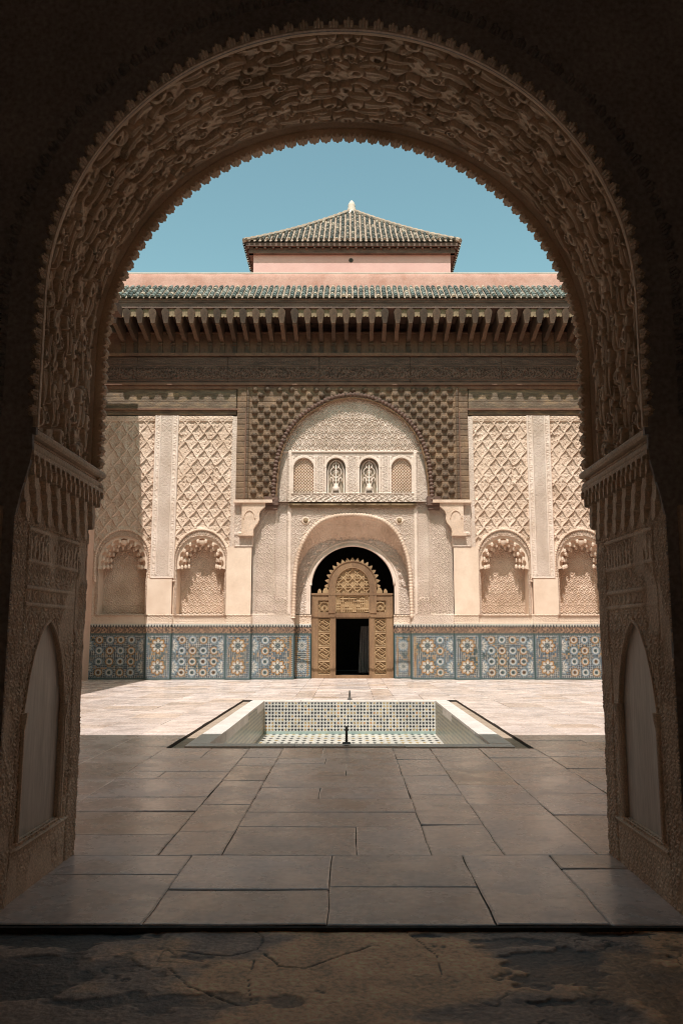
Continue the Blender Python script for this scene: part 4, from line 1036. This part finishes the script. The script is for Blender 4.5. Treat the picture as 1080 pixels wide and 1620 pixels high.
# =================================================================== FLOORS
PX, PY0, PY1 = 2.04, 9.36, 16.15
def slabs(cols, y0, y1, lens, skip, zoff=0.0, seed=3, cuts=()):
    rnd = random.Random(seed); V = []; Fq = []; C = []
    b = 0
    for ci in range(len(cols)-1):
        xa, xb = cols[ci], cols[ci+1]; w = xb-xa
        ys = [y0]
        while ys[-1] < y1-.3: ys.append(min(y1, ys[-1]+rnd.uniform(*lens)*(1.25 if w < .7 else 1)))
        if y1-ys[-1] > .01: ys.append(y1)
        req = [PY0, PY1] if skip and xa >= -PX-.01 and xb <= PX+.01 else []
        for rq in req:
            k = min(range(len(ys)), key=lambda i: abs(ys[i]-rq)); ys[k] = rq
        ys = sorted(set(ys))
        for k in range(len(ys)-1):
            ya, yb = ys[k], ys[k+1]
            if skip and req and ya >= PY0-.01 and yb <= PY1+.01: continue
            pieces = [(xa, xb)]
            if w > .85 and rnd.random() < .55:
                c = xa+w*rnd.uniform(.35, .65); pieces = [(xa, c), (c, xb)]
            for (pa, pb_) in pieces:
                gap = rnd.uniform(.0006, .0028); st = .06 if ya < 9 else .16
                n_u = max(3, int((pb_-pa)/st)+2); n_v = max(3, int((yb-ya)/st)+2)
                u = np.linspace(0, 1, n_u); v = np.linspace(0, 1, n_v)
                bev = min(.005/(pb_-pa), .1); u = np.r_[0, bev, 2.2*bev, u[1:-1], 1-2.2*bev, 1-bev, 1]; bev = min(.005/(yb-ya), .1); v = np.r_[0, bev, 2.2*bev, v[1:-1], 1-2.2*bev, 1-bev, 1]
                U, W_ = np.meshgrid(u, v, indexing='ij')
                X = pa+gap+(pb_-pa-2*gap)*U; Yy = ya+gap+(yb-ya-2*gap)*W_
                sx = .012*(fbm(Yy*2.2, X*0+ci, 40)-.5)*2; edgeu = np.minimum(U, 1-U); X = X+np.where(edgeu < .2, (fbm(Yy*4+9, np.round(U)+ci+k*3, 44)-.5)*.013*(1-edgeu*5), 0)
                edgev = np.minimum(W_, 1-W_); Yy = Yy+np.where(edgev < .2, (fbm(X*4+5, np.round(W_)+k, 45)-.5)*.010*(1-edgev*5), 0)
                tx, ty = rnd.uniform(-.004, .004), rnd.uniform(-.004, .004); z = zoff+tx*(U-.5)+ty*(W_-.5)+rnd.uniform(-.002, .002)+.004*(fbm(X*3, Yy*3, 50)-.5)
                rimm = (U == 0) | (U == 1) | (W_ == 0) | (W_ == 1); z = np.where(rimm, z-.005, z)
                nu_, nv_ = U.shape; idx = np.arange(nu_*nv_).reshape(nu_, nv_)+b
                q = np.stack([idx[:-1,:-1], idx[1:,:-1], idx[1:,1:], idx[:-1,1:]], -1).reshape(-1, 4)
                V.append(np.stack([X, Yy, z], -1).reshape(-1, 3)); Fq.append(q); b += nu_*nv_
                g = rnd.uniform(.53, .65); wm = rnd.uniform(-.012, .016); 
                if rnd.random() < .2: g *= .84; wm += .03
                st_ = fbm(X*1.3, Yy*1.3, 60)[..., None]
                C.append((np.array([g*1.19+wm, g*.985, g*.895-wm])*(.76+.30*st_+.28*fbm(X*5, Yy*7, 64)[..., None])).reshape(-1, 3))
    return np.vstack(V), np.vstack(Fq), np.vstack(C)
colsx = [-7.4, -6.6, -5.75, -4.85, -4.2, -3.3, -2.62, -2.04, -1.10, -.73, .47, .885, 1.42, 2.04, 2.75, 3.4, 4.3, 5.1, 5.8, 6.7, 7.6]
v1, f1, c1 = slabs(colsx, 4.93, D+.9, (.36, .88), True)
v2, f2, c2 = slabs([-1.72, -.90, -.10, .64, 1.14, 1.72], 3.80, 4.93, (.45, 1.1), False, seed=12)
V = np.vstack([v1, v2]); Fq = np.vstack([f1, f2+len(v1)]); C = np.vstack([c1, c2])
setting(link_mesh("courtyard_paving", V, (np.arange(len(Fq))*4, Fq.ravel()), M['marble'], None, True, C))
m = MB(); 
for (a, b, c, d) in ((-7.6, 7.8, 3.80, PY0), (-7.6, -PX, PY0, PY1), (PX, 7.8, PY0, PY1), (-7.6, 7.8, PY1, D+6)): m.box(a, b, c, d, -.30, -.011)
setting(m.build("ground", M['joint'], None))
# worn screed of the vestibule, one step down
nx_, ny_ = 560, 190
xx, yy = np.meshgrid(np.linspace(-2.0, 2.0, nx_), np.linspace(2.55, 3.80, ny_), indexing='ij')
n1 = fbm(xx*2.2, yy*3.0, 70, 5); n2 = fbm(xx*9, yy*12, 75, 4); n3 = fbm(xx*30, yy*45, 80, 3)
OCH = np.array([.86,.48,.25]); GRY_ = np.array([.36,.24,.175]); DRK = np.array([.07,.062,.055])
wgt = sst(.40, .60, n1+.22*np.exp(-((xx-.05)/.55)**2-((yy-3.5)/.4)**2)-.10)[..., None]
c = GRY_*(1-wgt)+OCH*wgt; c = c*(.62+.75*n2[..., None])
def blob(px, py, rx, ry, k, wob=.5):
    a, b = floor_pt(px, py, -.04); d = np.hypot((xx-a)/rx, (yy-b)/ry)+wob*(n2-.5)*2
    return sst(1.08, .88, d)[..., None]*k
dark = np.maximum.reduce([blob(60, 1488, .48, .16, .85), blob(-30, 1560, .40, .25, .7), blob(872, 1540, .20, .23, .75, 1.0), blob(795, 1500, .20, .07, .6, 1.2), blob(672, 1487, .075, .035, .9, .5), blob(990, 1485, .17, .025, .85, .4), blob(300, 1590, .35, .08, .55, 1.1), blob(120, 1540, .35, .12, .45, 1.2), blob(1010, 1560, .30, .30, .45, .8)])
c = c*1.22*(1-dark)+DRK*dark
def crack(pts, w):
    d = np.full(xx.shape, 9.0); pts = [floor_pt(p[0], p[1], -.04) for p in pts]
    jx = .018*(fbm(xx*14, yy*14, 90)-.5); jy = .018*(fbm(xx*14+50, yy*14, 91)-.5)
    for (a, b), (e, f_) in zip(pts[:-1], pts[1:]):
        t = np.clip(((xx+jx-a)*(e-a)+(yy+jy-b)*(f_-b))/((e-a)**2+(f_-b)**2+1e-9), 0, 1); d = np.minimum(d, np.hypot(xx+jx-a-t*(e-a), yy+jy-b-t*(f_-b)))
    return sst(w, w*.4, d)
ck = np.maximum.reduce([crack([(280,1512),(360,1520),(405,1511),(418,1490),(402,1478)], .0045), crack([(418,1515),(440,1536),(480,1540),(540,1520),(585,1505)], .0045), crack([(405,1515),(392,1560),(396,1590)], .003), crack([(265,1540),(300,1570),(380,1600)], .003), crack([(640,1480),(690,1520),(700,1560)], .003)])
cell = np.abs(fbm(xx*6, yy*6, 95, 3)-.5); net = sst(.012, .004, cell)*sst(.5, .6, fbm(xx*1.7, yy*2, 97)); ck = np.maximum(ck, net*.7)
c = c*(1-.85*ck[..., None])
zz = -.022+.010*(n1-.5)+.006*(n2-.5)-.006*ck-.008*dark[..., 0]
setting(grid_mesh("vestibule_floor", np.stack([xx, yy, zz], -1), M['concrete'], None, cols=c))
m = MB(); m.cur = (.15, .11, .085); m.box(-4.2, 4.2, -2.6, 2.55, -.3, -.022); m.box(-4.2, -2.0, 2.55, Y0, -.3, -.022); m.box(2.0, 4.2, 2.55, Y0, -.3, -.022)
setting(m.build("vestibule_outer_floor", M['concrete'], None))
m = MB(); m.box(-1.74, 1.72, 3.775, 3.81, -.2, -.006); setting(m.build("threshold_step", M['joint'], None))
m = MB()                                              # the hall behind the viewer, its unseen doorway added to let in fill light
m.box(-4.4, -4.2, -2.7, Y0, -.3, 5.9); m.box(4.2, 4.4, -2.7, Y0, -.3, 5.9); m.box(-4.4, 4.4, -2.7, Y0, 5.9, 6.1)
m.box(-4.4, -.9, -2.7, -2.5, -.3, 5.9); m.box(.9, 4.4, -2.7, -2.5, -.3, 5.9); m.box(-.9, .9, -2.7, -2.5, 2.3, 5.9)
setting(m.build("vestibule_room_walls", M['room_plaster'], None))
m = MB(); m.add([(-30, -40, -.03), (30, -40, -.03), (30, -2.6, -.03), (-30, -2.6, -.03)], [(0,1,2,3)])  # unseen ground added to bounce sunlight in through the doorway
setting(m.build("fill_bounce_ground", M['plain_wall'], None))
m = MB(); m.box(-14, 14, -9.4, -9, -.1, 5.5); tag(m.build("sky_block_wall", M['plain_wall'], None), "added unseen pink wall behind the viewer screening the sky from the hall doorway", "wall")  # unseen wall added to keep sky colour out of the fill light

# =================================================================== POOL
pl = empty("courtyard_pool", "sunken rectangular pool lined with black white and ochre diamond tiles, marble rim", "pool", (0, 12.7, 0))
IX, IY0, IY1, PD = 1.60, 9.66, 15.78, .60
m = MB(); CH = .20
rimz = .012
def rimbox(a, b, c, d, n, ax):
    for k in range(n):
        t0_, t1_ = k/n, (k+1)/n
        if ax == 'y': m.box(a+random.uniform(-.004, .004), b+random.uniform(-.004, .004), c+(d-c)*t0_+.003, c+(d-c)*t1_-.003, -.12, rimz+random.uniform(-.003, .003))
        else: m.box(a+(b-a)*t0_+.003, a+(b-a)*t1_-.003, c+random.uniform(.003, .008), d-random.uniform(.003, .008), -.12, rimz+random.uniform(-.003, .003))
rimbox(-PX+CH, -IX, IY0+.0, IY1, 5, 'y'); rimbox(IX, PX-CH, IY0, IY1, 5, 'y')
rimz = .004; rimbox(-PX+CH, PX-CH, IY1, PY1-.12, 4, 'x'); rimz = .012; rimbox(-PX+CH, PX-CH, PY0+.06, IY0, 3, 'x')
m.build("rim", M['rim'], pl)
m = MB(); m.box(-PX, -PX+CH, PY0, PY1, -.16, -.042); m.box(PX-CH, PX, PY0, PY1, -.16, -.042); m.box(-PX+CH, PX-CH, PY1-.12, PY1, -.16, -.035); m.box(-PX+CH, PX-CH, PY0, PY0+.06, -.16, -.06)
m.build("drain_channel", M['channel'], pl)
def diamonds(u, v, pu=.0612, pv=.0612, k=.43):
    c = np.empty(u.shape+(3,)); c[:] = np.array([.60, .58, .53])
    i = np.floor(u/pu); j = np.floor(v/pv); d = np.abs(fr(u/pu)-.5)+np.abs(fr(v/pv)-.5); h = hsh(i, j, 5)
    q = d < k; c[q] = BLK*1.1; c[q & (h > .70)] = np.array([.36, .25, .10]); c[q & (h > .97)] = np.array([.42, .20, .06])
    return c*(.82+.30*vnoise(u*1.7, v*2.3, 6))[..., None]
def wl(P_, name, cols):
    return grid_mesh(name, P_, M['zellij'], pl, cols=cols, smooth=False)
u, v = np.meshgrid(np.linspace(-IX, IX, 640), np.linspace(-PD, -.02, 118), indexing='ij')
cc = diamonds(u, v); cc[v < -PD+.05] = np.array([.33, .42, .38])
wl(np.stack([u, np.full_like(u, IY1), v], -1), "back_lining", cc)
for s in (-1, 1):
    u, v = np.meshgrid(np.linspace(IY0, IY1, 900), np.linspace(-PD, -.02, 90), indexing='ij')
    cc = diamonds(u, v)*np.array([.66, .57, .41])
    wl(np.stack([np.full_like(u, s*IX), u, v], -1), "side_lining", cc)
u, v = np.meshgrid(np.linspace(-IX, IX, 60), np.linspace(-PD, -.02, 20), indexing='ij'); wl(np.stack([u, np.full_like(u, IY0), v], -1), "front_lining", diamonds(u, v))
u, v = np.meshgrid(np.linspace(-IX, IX, 330), np.linspace(IY0, IY1, 620), indexing='ij'); wl(np.stack([u, v, np.full_like(u, -PD)], -1), "basin_floor", diamonds(u, v, .1224, .30, .34)*np.array([1.12, 1.06, 1.02]))
# two little jet pipes
x, Yq = floor_pt(553, 1107)
m = MB(); m.tube([(x, Yq+.05, 0.0), (x, Yq+.05, .10), (x, Yq+.05, .17)], [.022, .018, .016], 8); m.tube([(x, Yq+.05, 0.0), (x, Yq+.05, .02)], [.05, .045], 10)
tag(m.build("water_spout", M['metal'], None, True), "thin dark jet pipe on the pool's far rim", "pipe", "jet pipes of the pool")
xq = at(548, 1178, 9.5)[0]
m = MB(); m.tube([(xq, 9.52, .03), (xq, 9.52, .12), (xq, 9.52, .22)], [.015, .013, .012], 8); m.tube([(xq, 9.52, .03), (xq, 9.52, .045)], [.05, .045], 12)
tag(m.build("water_spout", M['metal'], None, True), "thin dark jet pipe on the pool's near rim in shade", "pipe", "jet pipes of the pool")
# iron drain slit behind the pool
a = floor_pt(497, 1104); b = floor_pt(534, 1104)
m = MB(); yq = max(a[1], PY1+.25)
m.box(a[0], b[0], yq, yq+.05, .0, .012); m.box(a[0]-.02, b[0]+.02, yq-.03, yq-.002, 0, .008); m.box(a[0]-.02, b[0]+.02, yq+.052, yq+.08, 0, .008)
tag(m.build("drain_grate", M['channel'], None), "rusty drain slit in the paving behind the pool", "drain")

# =================================================================== SIDE WINGS (their eaves shade the court)
for s, xw, nm, lb in ((-1, -7.23, "side_wing", "plain courtyard wing left of the facade whose eave shades its corner"), (1, 7.45, "side_wing", "plain courtyard wing closing the right side of the court")):
    w_ = empty(nm, lb, "building", (xw, 14, 0))
    m = MB(); a, b = sorted((xw, xw+s*.5)); m.box(a, b, Y1+.01, D+1.2, -.05, 10.1); m.build("wall", M['plain_wall'], w_)
    xe = -6.31 if s < 0 else 6.5
    m = MB(); a, b = sorted((xe, xw+s*1.5)); m.box(a, b, EAV_Y+.0, D-1.40 if s < 0 else D-1.4, 9.95, 10.2); m.build("eave", M['wood_dark'], w_)
